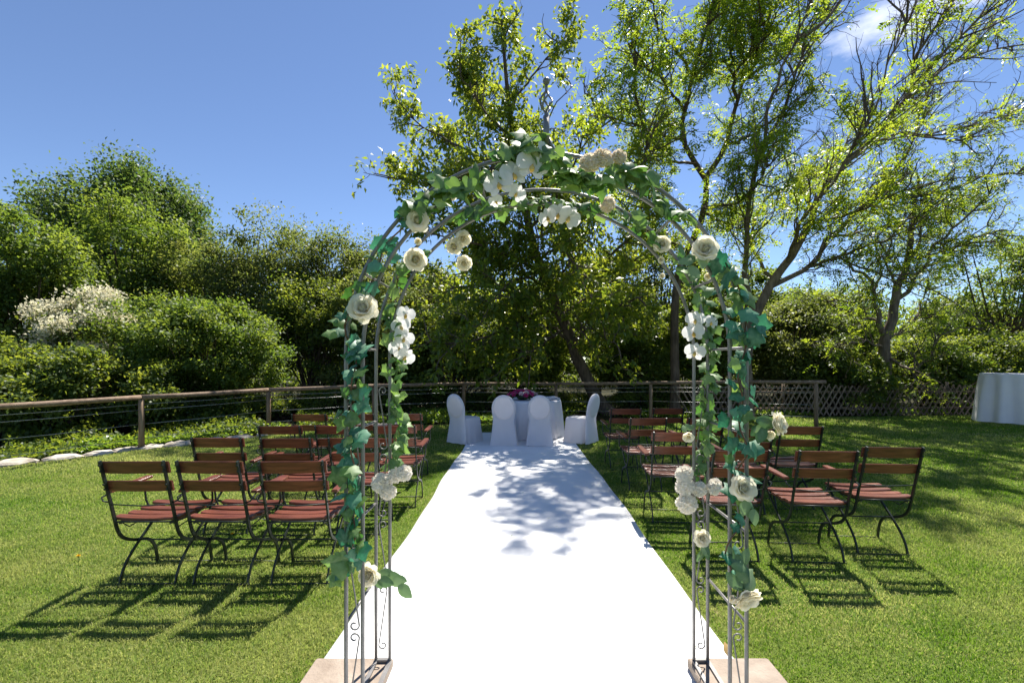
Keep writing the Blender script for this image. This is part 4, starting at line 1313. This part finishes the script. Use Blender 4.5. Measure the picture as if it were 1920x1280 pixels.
def rose(label, px, py, d, size_px, face, leaves=0, bud=False, leafdir=(0, 0, -1), leafsize=.085):
    p = W(px, py, d)
    r = size_px / F * d / 2 * .88
    root = empty('rose', p); root.rotation_mode = 'QUATERNION'
    root.rotation_quaternion = face_quat(face, random.uniform(0, 6))
    tag(root, label, 'rose')
    rings = ((4, .20, R(-12), .92, 'heart'), (5, .30, R(-4), .96, 'rose'), (5, .37, R(5), 1.04, 'rose'), (6, .42, R(17), 1.04, 'rose'), (6, .42, R(33), .98, 'rose'), (6, .38, R(56), .90, 'rose'))
    if bud: rings = ((3, .02, R(-10), 1.3, 'heart'), (4, .10, R(-2), 1.5, 'rose'), (4, .14, R(8), 1.5, 'rose'))
    for ri, (n_p, rad, tilt, s, me) in enumerate(rings):
        for k in range(n_p):
            add_petal(root, PET[me], 2 * math.pi * (k + .37 * ri) / n_p + random.uniform(-.15, .15), tilt + random.uniform(-.1, .1), r * s * random.uniform(.92, 1.06), r * rad, -r * .35)
    if not bud:
        hb = bpy.data.objects.new('heart', HEART); col.objects.link(hb); hb.parent = root
        hb.scale = (r * .34, r * .34, r * .46); hb.location = (0, 0, r * .10)
    MB().tube([(0, 0, -r * .3), (0, 0, -r * .6), (0, r * .1, -r * 1.6)], [r * .26, r * .12, r * .07], 6).build('stem', M['stem_green'], root)
    inv = root.rotation_quaternion.inverted()
    leaves = int(leaves * 1.7); leafsize *= .72
    for k in range(leaves):
        a = 2 * math.pi * k / max(leaves, 1) + random.uniform(-.5, .5)
        ld = (Vector(leafdir) + Vector((math.cos(a) * .8, -.2, math.sin(a) * .5))).normalized()
        lp = p + Vector(leafdir).normalized() * random.uniform(.2, 1.7) * leafsize + Vector((random.uniform(-.02, .02), random.uniform(-.01, .03), 0))
        o = leaf_obj(root, Vector((0, 0, 0)), IVY['rose'][0], Vector((0, 0, 0)), Vector((random.uniform(-.5, .5), -1, random.uniform(-.1, .8))), ld, leafsize * random.uniform(.75, 1.15))
        o.location = inv @ (lp - p)
        o.rotation_quaternion = inv @ o.rotation_quaternion
    return root


def orchid(label, px, py, d, size_px, face, roll=0.0):
    p = W(px, py, d); r = size_px / F * d / 2
    root = empty('orchid_bloom', p); root.rotation_mode = 'QUATERNION'
    # local: +Y is the top of the flower, +Z faces the viewer
    f = Vector(face).normalized(); u = Vector((math.sin(roll), 0, math.cos(roll))); u = (u - f * u.dot(f)).normalized()
    root.rotation_quaternion = Matrix((u.cross(f), u, f)).transposed().to_quaternion()
    tag(root, label, 'orchid')
    for ang_, me, s, nm in ((0, 'sepal', .95, 'sepal'), (R(135), 'sepal', .92, 'sepal'), (R(-135), 'sepal', .92, 'sepal'), (R(72), 'orchid', 1.05, 'petal'), (R(-72), 'orchid', 1.05, 'petal')):
        add_petal(root, PET[me], ang_, R(80) + random.uniform(-.12, .12), r * s, 0, .002 if nm == 'sepal' else .006, nm)
    b = MB()
    b.tube([(0, -.02 * r, .0), (0, -.14 * r, .16 * r), (0, -.30 * r, .22 * r), (0, -.42 * r, .14 * r)], [.09 * r, .17 * r, .16 * r, .05 * r], 7)
    b.tube([(0, .02 * r, 0), (0, .05 * r, .18 * r)], [.07 * r, .05 * r], 6)
    b.build('lip', M['lip'], root)
    return root


def ruffle_mesh(name, mat, n=84):
    V, Fs = [], []
    g = random.Random(4)
    for k in range(n):
        z = 1 - 1.5 * (k + .5) / n
        a = k * 2.39996
        rr = math.sqrt(max(0, 1 - z * z))
        d = Vector((rr * math.cos(a), rr * math.sin(a), z * .85))
        t = d.cross(Vector((0, 0, 1)))
        t = t.normalized() if t.length > 1e-3 else Vector((1, 0, 0))
        t = Quaternion(d.normalized(), g.uniform(-1.2, 1.2)) @ t
        w = g.uniform(.30, .46)
        o = len(V)
        for u in (-1, -.33, .33, 1):
            V.append(tuple(d * .62 + t * u * w * .6 - d.cross(t) * .12))
            jag = .16 * g.uniform(-1, 1)
            V.append(tuple(d * (1.02 + jag) + t * u * w + d.cross(t) * (.12 + math.sin(u * 5 + k) * .09)))
        for q in range(3):
            Fs.append((o + q * 2, o + q * 2 + 2, o + q * 2 + 3, o + q * 2 + 1))
    o = len(V)
    for j in range(7):
        tt_ = -1.2 + 2.7 * j / 6
        for q in range(12):
            V.append((.62 * math.cos(tt_) * math.cos(q * math.pi / 6), .62 * math.cos(tt_) * math.sin(q * math.pi / 6), .50 * math.sin(tt_)))
    for j in range(6):
        for q in range(12):
            Fs.append((o + j * 12 + q, o + j * 12 + (q + 1) % 12, o + j * 12 + 12 + (q + 1) % 12, o + j * 12 + 12 + q))
    me = bpy.data.meshes.new(name); me.from_pydata(V, [], Fs); me.update()
    a = me.attributes.new('tint', 'FLOAT', 'FACE'); a.data.foreach_set('value', [g.random() for _ in Fs])
    me.materials.append(mat)
    return me


RUF = {'beige': ruffle_mesh('ruffled_petals', M['carnation']), 'white': ruffle_mesh('ruffled_petals', M['carnation_white'])}
cal = MB(); cal.tube([(0, 0, -.3), (0, 0, -.8), (0, .1, -1.6)], [.3, .22, .08], 7)
CAL = cal.mesh('calyx'); CAL.materials.append(M['stem_green'])


def carnation(label, px, py, d, size_px, face, kind='white'):
    p = W(px, py, d); r = size_px / F * d / 2
    root = empty('carnation', p); root.rotation_mode = 'QUATERNION'
    root.rotation_quaternion = face_quat(face, random.uniform(0, 6)); root.scale = (r * random.uniform(.88, 1.12), r * random.uniform(.85, 1.1), r * random.uniform(.62, .85))
    tag(root, label, 'carnation')
    for nm, me in (('ruffled_petals', RUF[kind]), ('calyx', CAL)):
        o = bpy.data.objects.new(nm, me); col.objects.link(o); o.parent = root
    return root


FR, BK = YF - .055, YB - .03
rose('full cream rose in dark teal ivy, uppermost on the arch shoulder ' + EDG, 783, 414, FR, 40, (.25, -1, -.05))
rose('big open cream rose at the foot of the arch curve ' + EDG, 681, 578, FR, 52, (.05, -1, .3))
rose('cream rose between the two hoops ' + EDG, 779, 487, FR + .25, 40, (.2, -1, -.1))
rose('cream rose under broad green leaves near the arch crown ' + EDG, 841, 357, FR + .08, 38, (.3, -1, -.3), 3, leafdir=(-.6, 0, .5))
rose('closed cream rosebud below the teal shoulder ivy', 785, 452, FR + .12, 17, (0, -1, -.4), bud=True)
rose('tiny white bud between rose and orchids on the arch crown', 875, 357, FR + .05, 14, (0, -1, -.2), bud=True)
rose('cream rose, upper of the drooping trio inside the arch', 868, 447, BK, 28, (.3, -1, -.4))
rose('cream rose, middle of the drooping trio inside the arch', 852, 462, BK, 28, (-.2, -1, -.3))
rose('cream rose, lowest of the drooping trio inside the arch', 870, 493, BK, 28, (.1, -1, -.5))
rose('cream rose low on the arch leg with a leafy sprig pointing over the carpet', 692, 1077, FR + .1, 40, (-.3, -1, .1), 6, leafdir=(1, 0, -.35), leafsize=.10)
rose('large cream rose in pale green leaves on the arch shoulder ' + LAT, 1322, 468, FR, 46, (-.2, -1, .2), 3, leafdir=(-.5, 0, -.6), leafsize=.10)
rose('cream rose on the rear hoop shoulder ' + LAT, 1241, 458, BK, 30, (-.2, -1, .1))
rose('small pale bud under the rear shoulder rose', 1238, 487, BK, 16, (0, -1, -.3), bud=True)
rose('small pinkish bud hanging lowest under the rear shoulder rose', 1240, 516, BK, 14, (0, -1, -.5), bud=True)
rose('small white bud under the large shoulder rose', 1325, 517, FR + .1, 17, (0, -1, -.4), bud=True)
rose('cream rose pointing outward from the arch leg over the brown chairs', 1458, 794, FR - .02, 42, (.75, -.7, .25), 4, leafdir=(-1, 0, -.2), leafsize=.10)
rose('half-open white rose beside the outward pointing rose', 1438, 812, FR, 24, (.5, -1, -.5), bud=True)
rose('open cream rose facing the aisle entrance amid teal leaves', 1393, 915, FR - .02, 44, (0, -1, .35), 3, leafdir=(.4, 0, -.8))
rose('white rosebud at the rear arch leg above the carnations', 1291, 816, BK, 26, (-.4, -1, -.3), 2, bud=True, leafdir=(0, 0, .8), leafsize=.07)
rose('small cream rose low on the rear arch leg ' + LAT, 1316, 1008, BK, 30, (0, -1, .1), 4, leafdir=(.15, 0, -1), leafsize=.08)
rose('cream rose hanging head down at the bottom of the arch leg', 1400, 1120, FR - .02, 50, (.25, -.75, -.6), 9, leafdir=(-.1, 0, 1), leafsize=.105)
rose('pinkish bud beside the rose that hangs head down', 1374, 1118, FR, 20, (-.2, -.8, -.5), bud=True)

OL = 'white orchid bloom '
for txt, px, py, d, s, f, ro in (
        ('with its petals spread widest, below the finial', 998, 312, FR - .03, 62, (.1, -1, -.05), .2),
        ('in profile touching the finial foot', 1020, 286, FR - .02, 44, (.9, -.6, .1), .1),
        ('half hidden between the two wide crown blooms', 962, 328, FR - .02, 54, (.35, -1, 0), -.3),
        ('at the end of the crown spray over the carpet', 936, 346, FR - .03, 56, (-.2, -1, 0), -.3),
        ('drooping under the crown spray', 968, 362, FR - .01, 36, (.4, -1, -.5), .5),
        ('lowest of the crown spray, small and hanging', 930, 376, FR, 28, (-.2, -.8, -.7), -.2),
        ('under the rear hoop crown, in profile', 1028, 408, BK, 38, (-.7, -1, -.3), -.3),
        ('under the rear hoop crown, middle of three', 1046, 402, BK, 42, (.2, -1, -.3), .2),
        ('under the rear hoop crown, widest of three', 1066, 408, BK, 46, (.3, -1, -.4), .5),
        ('uppermost of the hanging spray inside the rear leg ' + EDG, 760, 590, BK, 36, (.6, -1, 0), .2),
        ('second of the hanging spray inside the rear leg ' + EDG, 752, 612, BK, 36, (.3, -1, 0), -.2),
        ('third of the hanging spray inside the rear leg ' + EDG, 757, 634, BK, 38, (.5, -1, -.1), .3),
        ('fourth of the hanging spray inside the rear leg ' + EDG, 749, 652, BK, 40, (.1, -1, -.1), -.3),
        ('lowest of the hanging spray inside the rear leg ' + EDG, 760, 668, BK, 36, (.6, -1, -.3), .8),
        ('uppermost of the spray inside the rear leg ' + LAT, 1304, 600, BK, 36, (-.5, -1, 0), .1),
        ('middle of the spray inside the rear leg ' + LAT, 1300, 624, BK, 40, (-.3, -1, 0), -.2),
        ('lowest of the spray inside the rear leg ' + LAT, 1303, 660, BK, 38, (-.4, -1, -.1), .2),
        ('set outside the rear tube beside the spray ' + LAT, 1332, 604, BK, 30, (.3, -1, .1), .2)):
    orchid(OL + txt, px, py, d, s, f, ro)

for txt, px, py, d, s, f, k in (
        ('beige carnation next to the finial, fullest of three in a row', 1108, 304, FR - .01, 38, (-.1, -1, .3), 'beige'),
        ('beige carnation in the middle of the row of three', 1131, 296, FR - .01, 34, (.2, -1, .3), 'beige'),
        ('pale carnation farthest from the finial in the row of three', 1161, 294, FR, 30, (.4, -1, .2), 'beige'),
        ('flattened pale carnation under the front hoop crown', 1140, 384, BK, 30, (.4, -1, -.4), 'beige'),
        ('white carnation, inner of the upper pair on the rear leg ' + EDG, 742, 890, BK, 30, (.2, -1, .2), 'white'),
        ('white carnation, aisle-facing one of the upper pair on the rear leg', 758, 887, BK - .02, 28, (.6, -1, .1), 'white'),
        ('peach-tinged carnation below the ivy of the rear leg ' + EDG, 716, 906, BK, 34, (-.1, -1, 0), 'white'),
        ('white carnation hanging lowest on the rear leg ' + EDG, 728, 923, BK, 28, (.3, -1, -.3), 'white'),
        ('white carnation, top of the aisle-side bunch ' + LAT, 1283, 888, BK, 30, (-.4, -1, .3), 'white'),
        ('white carnation, middle of the aisle-side bunch ' + LAT, 1284, 912, BK, 32, (-.4, -1, .1), 'white'),
        ('white carnation, lowest of the aisle-side bunch ' + LAT, 1288, 944, BK, 36, (-.2, -1, -.1), 'white'),
        ('white carnation between the two rear tubes ' + LAT, 1312, 917, BK, 30, (0, -1, .1), 'white'),
        ('white carnation outside the rear tubes ' + LAT, 1340, 912, BK, 28, (.3, -1, .2), 'white')):
    carnation(txt, px, py, d, s, f, k)

# ------------------------------------------------------------------ folding chairs
def chair_proto(arms):
    root = empty('folding_chair', (0, 0, 0))
    A = [(-.315, .885), (-.275, .74), (-.225, .56), (-.197, .45), (-.175, .375), (-.135, .315), (-.07, .275), (-.005, .25), (.07, .228), (.125, .19), (.158, .135), (.176, .06), (.186, 0)]
    B = [(.225, .435), (.15, .375), (.06, .30), (-.005, .25), (-.08, .185), (-.135, .12), (-.168, .055), (-.182, 0)]
    for s in (-1, 1):
        MB().bar([(p.x, p.y) for p in spline([Vector((y, z, 0)) for y, z in A], .03)], s * .205, .011, .021).build('leg', M['iron'], root)
        MB().bar([(p.x, p.y) for p in spline([Vector((y, z, 0)) for y, z in B], .03)], s * .189, .010, .018).build('leg', M['iron'], root)
        MB().bar([(-.2, .44), (0, .425), (.23, .44)], s * .172, .010, .02).build('seat_rail', M['iron'], root)
        MB().tube([(s * .172, -.17, .425), (s * .172, -.12, .385), (s * .172, .0, .40), (s * .172, .12, .425)], .004, 5).build('brace', M['iron'], root)
    for (y, z, r) in ((-.005, .25, .0055), (.186, .010, .0055), (-.182, .010, .0055), (-.232, .575, .0045), (-.2, .445, .006), (.225, .435, .006)):
        MB().tube([(-.205, y, z), (0, y, z - (.012 if z > .5 else 0)), (.205, y, z)], r, 6).build('stretcher', M['iron'], root)
    # seat slats: gently dished across, bowed
    for k in range(4):
        y = -.155 + k * .112
        dz = .458 + .010 * ((k - 1.5) / 1.5) ** 2
        rings = []
        for x in np.linspace(-.222, .222, 9):
            e_ = abs(x) / .222
            hw = .037 * (1 - .25 * max(0, e_ - .8) / .2)
            zz_ = dz - .010 * (1 - e_ ** 2)
            rings.append([(x, y - hw, zz_ - .011), (x, y + hw, zz_ - .011), (x, y + hw, zz_ + .006), (x, y + hw - .006, zz_ + .010), (x, y - hw + .006, zz_ + .010), (x, y - hw, zz_ + .006)])
        MB().loft(rings, smooth=False).build('seat_slat', M['wood'], root)
    # back slats, bowed, on the sitter's side of the uprights
    for z0, z1 in ((.795, .878), (.668, .742)):
        rings = []
        for x in np.linspace(-.222, .222, 9):
            e_ = abs(x) / .222
            bow = -.018 * (1 - e_ ** 2)
            up_ = .004 * (1 - e_ ** 2)
            r_ = []
            for z, yo in ((z0, 0), (z0 + .006, .012), (z1 - .006 + up_, .012), (z1 + up_, .006), (z1 + up_, 0), (z1 - .004 + up_, -.004), (z0 + .004, -.004)):
                yl = -.315 + (.885 - z) * .255 + .020 + bow
                r_.append((x, yl + yo, z))
            rings.append(r_)
        sl_ = MB().loft(rings, smooth=False).build('back_slat', M['wood'], root)
        for s in (-1, 1):
            for zz_ in (z0 + .02, z1 - .02):
                yl = -.315 + (.885 - zz_) * .255
                MB().tube([(s * .205, yl - .017, zz_), (s * .205, yl - .011, zz_)], .007, 7).build('bolt', M['iron'], sl_)
    if arms:
        for s in (-1, 1):
            rings = []
            for y in np.linspace(-.20, .17, 7):
                t = (y + .20) / .37
                hw = .021 + .006 * math.sin(math.pi * t) + .003 * t
                z = .652 + .012 * t
                xc = s * (.245 + .008 * t)
                rings.append([(xc - hw, y, z - .009), (xc + hw, y, z - .009), (xc + hw, y, z + .005), (xc + hw - .005, y, z + .010), (xc - hw + .005, y, z + .010), (xc - hw, y, z + .005)])
            ar = MB().loft(rings, smooth=False).build('armrest', M['wood'], root)
            MB().tube([(s * .172, .13, .43), (s * .225, .13, .44), (s * .248, .125, .50), (s * .250, .115, .60), (s * .250, .10, .644)], .007, 6).build('arm_support', M['iron'], ar)
            MB().tube([(s * .205, -.225, .585), (s * .245, -.245, .60), (s * .262, -.235, .622), (s * .250, -.185, .640), (s * .246, -.12, .642)], .0055, 6).build('arm_bracket', M['iron'], ar)
    return root


pa = chair_proto(True); pb = chair_proto(False)
used = set()


def place_chair(proto, x, y, rz, label, group):
    """y: distance of the backrest top"""
    if proto in used:
        c = copy_tree(proto)
    else:
        used.add(proto); c = proto
    c.rotation_euler = (0, 0, rz + random.uniform(-.035, .035))
    c.location = (x, y + .30, 0)
    tag(c, label, 'chair', group)
    return c


ROWN = ['nearest the arch', 'second from the arch', 'third from the arch', 'farthest from the arch']
GL, GR = 'slatted folding chairs on the stone edging side of the aisle', 'slatted folding chairs on the lattice fence side of the aisle'
left_rows = [[(248, 3.06, 1.5), (393, 3.06, -1), (543, 3.06, 1)], [(405, 3.98, 0), (533, 3.95, 2), (662, 3.97, -1.5)], [(523, 4.68, 1), (630, 4.70, -2), (737, 4.72, 1)], [(579, 5.70, -1), (668, 5.72, 1), (757, 5.75, 2)]]
WH = ['outer', 'middle', 'aisle']
for ri, row in enumerate(left_rows):
    for k, (px, d, rz) in enumerate(row):
        place_chair(pa, (px - CX) / F * d, d, R(rz), '%s folding chair with armrests, row %s, stone edging side' % (WH[k], ROWN[ri]), GL)
right_rows = [[(1681, 3.55, -4, 0, 2), (1557, 3.40, -2, 1, 1), (1390, 3.42, 1, 1, 0)], [(1505, 4.66, -2, 0, 2), (1410, 4.5, 0, 1, 1), (1273, 4.27, -3, 1, 0)],
              [(1322, 5.34, 1, 1, 1), (1216, 5.32, -1, 1, 0)], [(1254, 6.42, 1, 1, 1), (1174, 6.38, -2, 1, 0)]]
for ri, row in enumerate(right_rows):
    for (px, d, rz, arms, w) in row:
        place_chair(pa if arms else pb, (px - CX) / F * d, d, R(rz),
                    '%s folding chair %s armrests, row %s, lattice fence side' % (WH[2 - w], 'with' if arms else 'without', ROWN[ri]), GR)

# ------------------------------------------------------------------ covered chairs and tables
def covered_chair(x, y, rz, label):
    root = empty('covered_chair', (x, y, 0), (0, 0, rz))
    tag(root, label, 'chair', 'white covered banquet chairs round the table')
    b = MB()
    n = 56
    ph = random.uniform(0, 6)

    def rr_ring(hx, y0, y1, z, amp, k=4.0):
        out_ = []
        cy = (y0 + y1) / 2; hy = (y1 - y0) / 2
        for i in range(n):
            t = 2 * math.pi * i / n
            c_, s_ = math.cos(t), math.sin(t)
            q = (abs(c_) ** k + abs(s_) ** k) ** (-1 / k)
            rip = 1 + amp * math.sin(9 * t + ph) + amp * .7 * math.sin(14 * t + ph * 2)
            out_.append((c_ * q * hx * rip, cy + s_ * q * hy * rip, z + (.006 * math.sin(5 * t + ph) if z < .05 else 0)))
        return out_
    b.loft([rr_ring(.245, -.225, .268, .022, .034), rr_ring(.235, -.218, .258, .12, .028), rr_ring(.218, -.21, .242, .28, .018), rr_ring(.208, -.205, .232, .42, .004),
            rr_ring(.203, -.20, .225, .462, .001), rr_ring(.188, -.19, .208, .478, 0), rr_ring(.12, -.12, .13, .484, 0)], cap0=False)
    rings = []
    zs_ = [.022, .10, .22, .36, .46, .54, .62, .70, .76, .81, .85, .88, .905, .922, .932]
    for z in zs_:
        if z < .46: hw = .246 - (z - .022) / .438 * .062
        elif z < .70: hw = .184 + .032 * math.sin((z - .46) / .24 * math.pi / 2)
        else: hw = max(.012, .216 * math.sqrt(max(0, 1 - ((z - .70) / .2335) ** 2)))
        yc = -.232 - .10 * max(0, z - .42) / .5 - (.03 * (1 - z / .42) if z < .42 else 0)
        th = .034 * (1 if z < .88 else max(.25, (1 - ((z - .88) / .056) ** 2) ** .5))
        ring = []
        for i in range(32):
            t = 2 * math.pi * i / 32
            c_, s_ = math.cos(t), math.sin(t)
            q = (abs(c_) ** 3 + abs(s_) ** 3) ** (-1 / 3)
            rip = (.012 * (1 - z / .46) * math.sin(7 * t + ph)) if z < .46 else 0
            ring.append((c_ * q * hw, yc + s_ * q * (th + rip), z))
        rings.append(ring)
    b.loft(rings, cap0=False)
    b.build('chair_cover', M['cloth'], root)
    # padded back showing through the stretched cover
    b = MB(); rings = []
    for k, (f_, pz) in enumerate(((1.0, -.001), (.97, .005), (.80, .008), (.4, .009), (.05, .009))):
        ring = []
        for i in range(28):
            t = 2 * math.pi * i / 28
            zz_ = .695 + math.sin(t) * .208 * f_
            xx_ = math.cos(t) * .186 * f_
            yb = -.232 - .10 * (zz_ - .42) / .5 - .0335
            ring.append((xx_, yb - pz, zz_))
        rings.append(ring)
    b.loft(rings, cap0=False)
    b.build('back_pad', M['pad'], root)
    for sx in (-1, 1):
        for yy_ in (-.235, .215):
            MB().tube([(sx * .205, yy_, 0), (sx * .202, yy_, .06)], .013, 7).build('foot', M['black'], root)
    return root


covered_chair(W(944, 840, 8.25).x, 8.52, R(1), 'white covered chair with its back to the aisle, towards the stone edging')
covered_chair(W(1013, 840, 8.25).x, 8.50, R(-2), 'white covered chair with its back to the aisle, towards the lattice fence')
covered_chair(W(871, 838, 8.45).x, 8.72, R(-36), 'white covered chair turned sideways at the stone edging end of the table')
covered_chair(W(1090, 838, 8.45).x, 8.72, R(54), 'white covered chair turned sideways at the lattice fence end of the table')


def drape(name, cx, cy, r, ztop, label, nf, amp, flare, zb=.028, seed=0, square=0.0):
    g = random.Random(seed)
    b = MB(); n = 180
    ph = [g.uniform(0, 6.28) for _ in range(5)]

    def fold(t, k):
        return (.5 * math.sin(nf * t + ph[0] + .8 * math.sin(2 * t + ph[1])) + .3 * math.sin((nf * 1.7) // 1 * t + ph[2]) + .2 * math.sin(3 * t + ph[3])) * k
    rings = []
    prof = [(.05, ztop + .003, 0), (.5, ztop + .003, 0), (.9, ztop + .003, 0), (.985, ztop + .002, 0), (1.0, ztop - .008, .05), (1.004, ztop - .05, .25), (1.0, ztop - .15, .55), (1.0, ztop * .6, .85), (1.0, ztop * .3, 1.0), (1.0, ztop * .12, 1.05), (1.0, zb, 1.1)]
    for f_, z, k in prof:
        ring = []
        dz = max(0, ztop - z) / ztop
        for i in range(n):
            t = 2 * math.pi * i / n
            sq = 1 + square * (abs(math.cos(2 * t)) - .3) * dz
            rad = r * f_ * sq + fold(t, amp) * k + flare * dz
            ring.append((math.cos(t) * rad, math.sin(t) * rad, z + (.006 * math.sin(6 * t + ph[4]) if z <= zb + .001 else 0)))
        rings.append(ring)
    b.loft(rings, cap0=True, cap1=False)
    o = b.build(name, M['linen'])
    o.location = (cx, cy, 0)
    return tag(o, label, 'tablecloth')


def table(cx, cy, r, h, name, label):
    root = empty(name, (cx, cy, 0)); tag(root, label, 'table')
    MB().loft([[(math.cos(t) * q, math.sin(t) * q, z) for t in [2 * math.pi * i / 40 for i in range(40)]] for q, z in ((r - .03, h - .03), (r - .015, h - .028), (r - .015, h - .004), (r - .03, h - .002))]).build('tabletop', M['rail_wood'], root)
    MB().tube([(0, 0, .04), (0, 0, h - .03)], .035, 10).build('pedestal', M['black'], root)
    for k in range(4):
        a = k * math.pi / 2 + .6
        MB().tube([(0, 0, .07), (math.cos(a) * r * .55, math.sin(a) * r * .55, .02)], .018, 7).build('foot', M['black'], root)


TX, TY = .20, 9.45
table(TX, TY, .62, .75, 'round_table', 'round table between the white covered chairs, hidden under white linen')
drape('tablecloth', TX, TY, .62, .75, 'white linen draped to the ground over the table with pink flowers', 13, .05, .06, seed=2)
HX, HY = W(1897, 700, 11.5).x, 11.5
table(HX, HY, .58, 1.22, 'high_table', 'high round table on the open lawn by the lattice fence')
drape('tablecloth', HX, HY, .58, 1.22, 'white linen hanging in loose folds over the high lawn table', 8, .085, .10, seed=5, square=.2)

# bouquet on the table
BX, BY = W(980, 745, 9.3).x, 9.25
bq = empty('flower_bowl', (BX, BY, .756))
tag(bq, 'low bowl of magenta and pale pink roses on the white table', 'bouquet')
MB().loft([[(math.cos(t) * q, math.sin(t) * q, z) for t in [2 * math.pi * i / 20 for i in range(20)]] for q, z in ((.06, 0), (.11, .03), (.13, .07), (.12, .075))]).build('bowl', M['bowl'], bq)
for k in range(26):
    a = k * 2.4; t = math.sqrt((k + .5) / 26)
    px_, py_, pz_ = math.cos(a) * t * .30, math.sin(a) * t * .17, .19 - .10 * t * t
    bl = empty('bloom', (px_, py_, pz_), parent=bq)
    bl.rotation_mode = 'QUATERNION'; bl.rotation_quaternion = face_quat((math.cos(a) * t, math.sin(a) * t - .3, 1.0))
    me = PET['pink'] if random.random() < .55 else PET['pale']
    for ri, (n_p, tl) in enumerate(((3, R(0)), (4, R(25)), (5, R(52)))):
        for q in range(n_p):
            add_petal(bl, me, 2 * math.pi * (q + .4 * ri) / n_p, tl, .043, .006 * ri, -.01)
bl_me = oval_leaf_mesh('bouquet_leaf', M['bouquet_leaf'])
for k in range(34):
    a = random.uniform(0, 6.28); t = random.uniform(.3, 1)
    leaf_obj(bq, Vector((0, 0, 0)), bl_me, Vector((math.cos(a) * .2 * t, math.sin(a) * .14 * t, .06 + .05 * random.random())), (math.cos(a) * .5, -.4, 1), (math.cos(a), math.sin(a), random.uniform(-.3, .4)), random.uniform(.07, .12))
# folded napkin cloth at the table edge
b = MB()
nk = 7
for lay in range(3):
    rings = []
    for j in range(nk):
        t = j / (nk - 1)
        y = -.11 + .22 * t
        rings.append([(x_, y, .006 + lay * .016 + .010 * math.sin(x_ * 22 + y * 13 + lay * 2) + q) for x_, q in ((-.15 + .02 * lay, 0), (-.05, .004), (.06, 0), (.15 - .02 * lay, .003), (.15 - .02 * lay, .013), (.06, .011), (-.05, .014), (-.15 + .02 * lay, .011))])
    b.loft(rings)
o = b.build('folded_cloth', M['linen']); o.location = (W(1033, 750, 9.3).x, 9.3, .764); o.rotation_euler = (0, 0, .4)
tag(o, 'folded white cloth lying on the table beside the pink roses', 'cloth')

# ------------------------------------------------------------------ small things on the lawn
for k, (px, py, txt) in enumerate(((147, 1055, 'lone yellow dandelion on open lawn beside the outer front-row chair'), (435, 1012, 'yellow dandelion under the middle front-row chair'))):
    g = G(px, py)
    root = empty('dandelion', g); tag(root, txt, 'flower')
    MB().tube([(0, 0, 0), (.004, 0, .03), (0, 0, .05)], .0022, 5).build('stem', M['stem_green'], root)
    b = MB()
    for q in range(26):
        a = q * 2.4; tl = .25 + 1.0 * (q / 26)
        dr = Vector((math.cos(a) * math.sin(tl), math.sin(a) * math.sin(tl), math.cos(tl))); sd_ = Vector((-math.sin(a), math.cos(a), 0)) * .0032
        c0 = Vector((0, 0, .05))
        b.add([c0 - sd_ * .5, c0 + sd_ * .5, c0 + dr * .017 + sd_, c0 + dr * .017 - sd_], [(0, 1, 2, 3)])
    b.build('flower_head', M['dandelion'], root)
dl = oval_leaf_mesh('dry_leaf', M['dead_leaf'])
o = leaf_obj(None, Vector((0, 0, 0)), dl, G(1368, 1232, .05), (.3, -.8, .5), (.2, 0, 1), .07, 'dry_leaf')
tag(o, 'dry yellow leaf in the grass by the arch leg', 'leaf')

# bits of cut grass blown onto the carpet
nn = 130
x = rng.uniform(CARX0 + .05, CARX1 - .15, nn); y = rng.uniform(2.3, 8, nn)
edge_pull = rng.random(nn) < .6
x = np.where(edge_pull, np.where(rng.random(nn) < .5, CARX0 + .03 + np.abs(rng.normal(0, .08, nn)), CARX1 - .16 - np.abs(rng.normal(0, .08, nn))), x)
V, Fc = leaf_geo(np.stack([x, y, np.full(nn, .0265)], -1), norm(np.stack([rng.normal(size=nn), rng.normal(size=nn), np.zeros(nn)], -1)), np.tile(np.array([[0, 0, 1.0]]), (nn, 1)), rng.uniform(.012, .04, nn), rng.uniform(.003, .007, nn))
tag(link_mesh('grass_clippings', np_mesh('grass_clippings', V, [Fc], False, rng.random(nn)), M['grass']), 'bits of cut grass scattered on the white carpet', 'grass', kind='stuff')
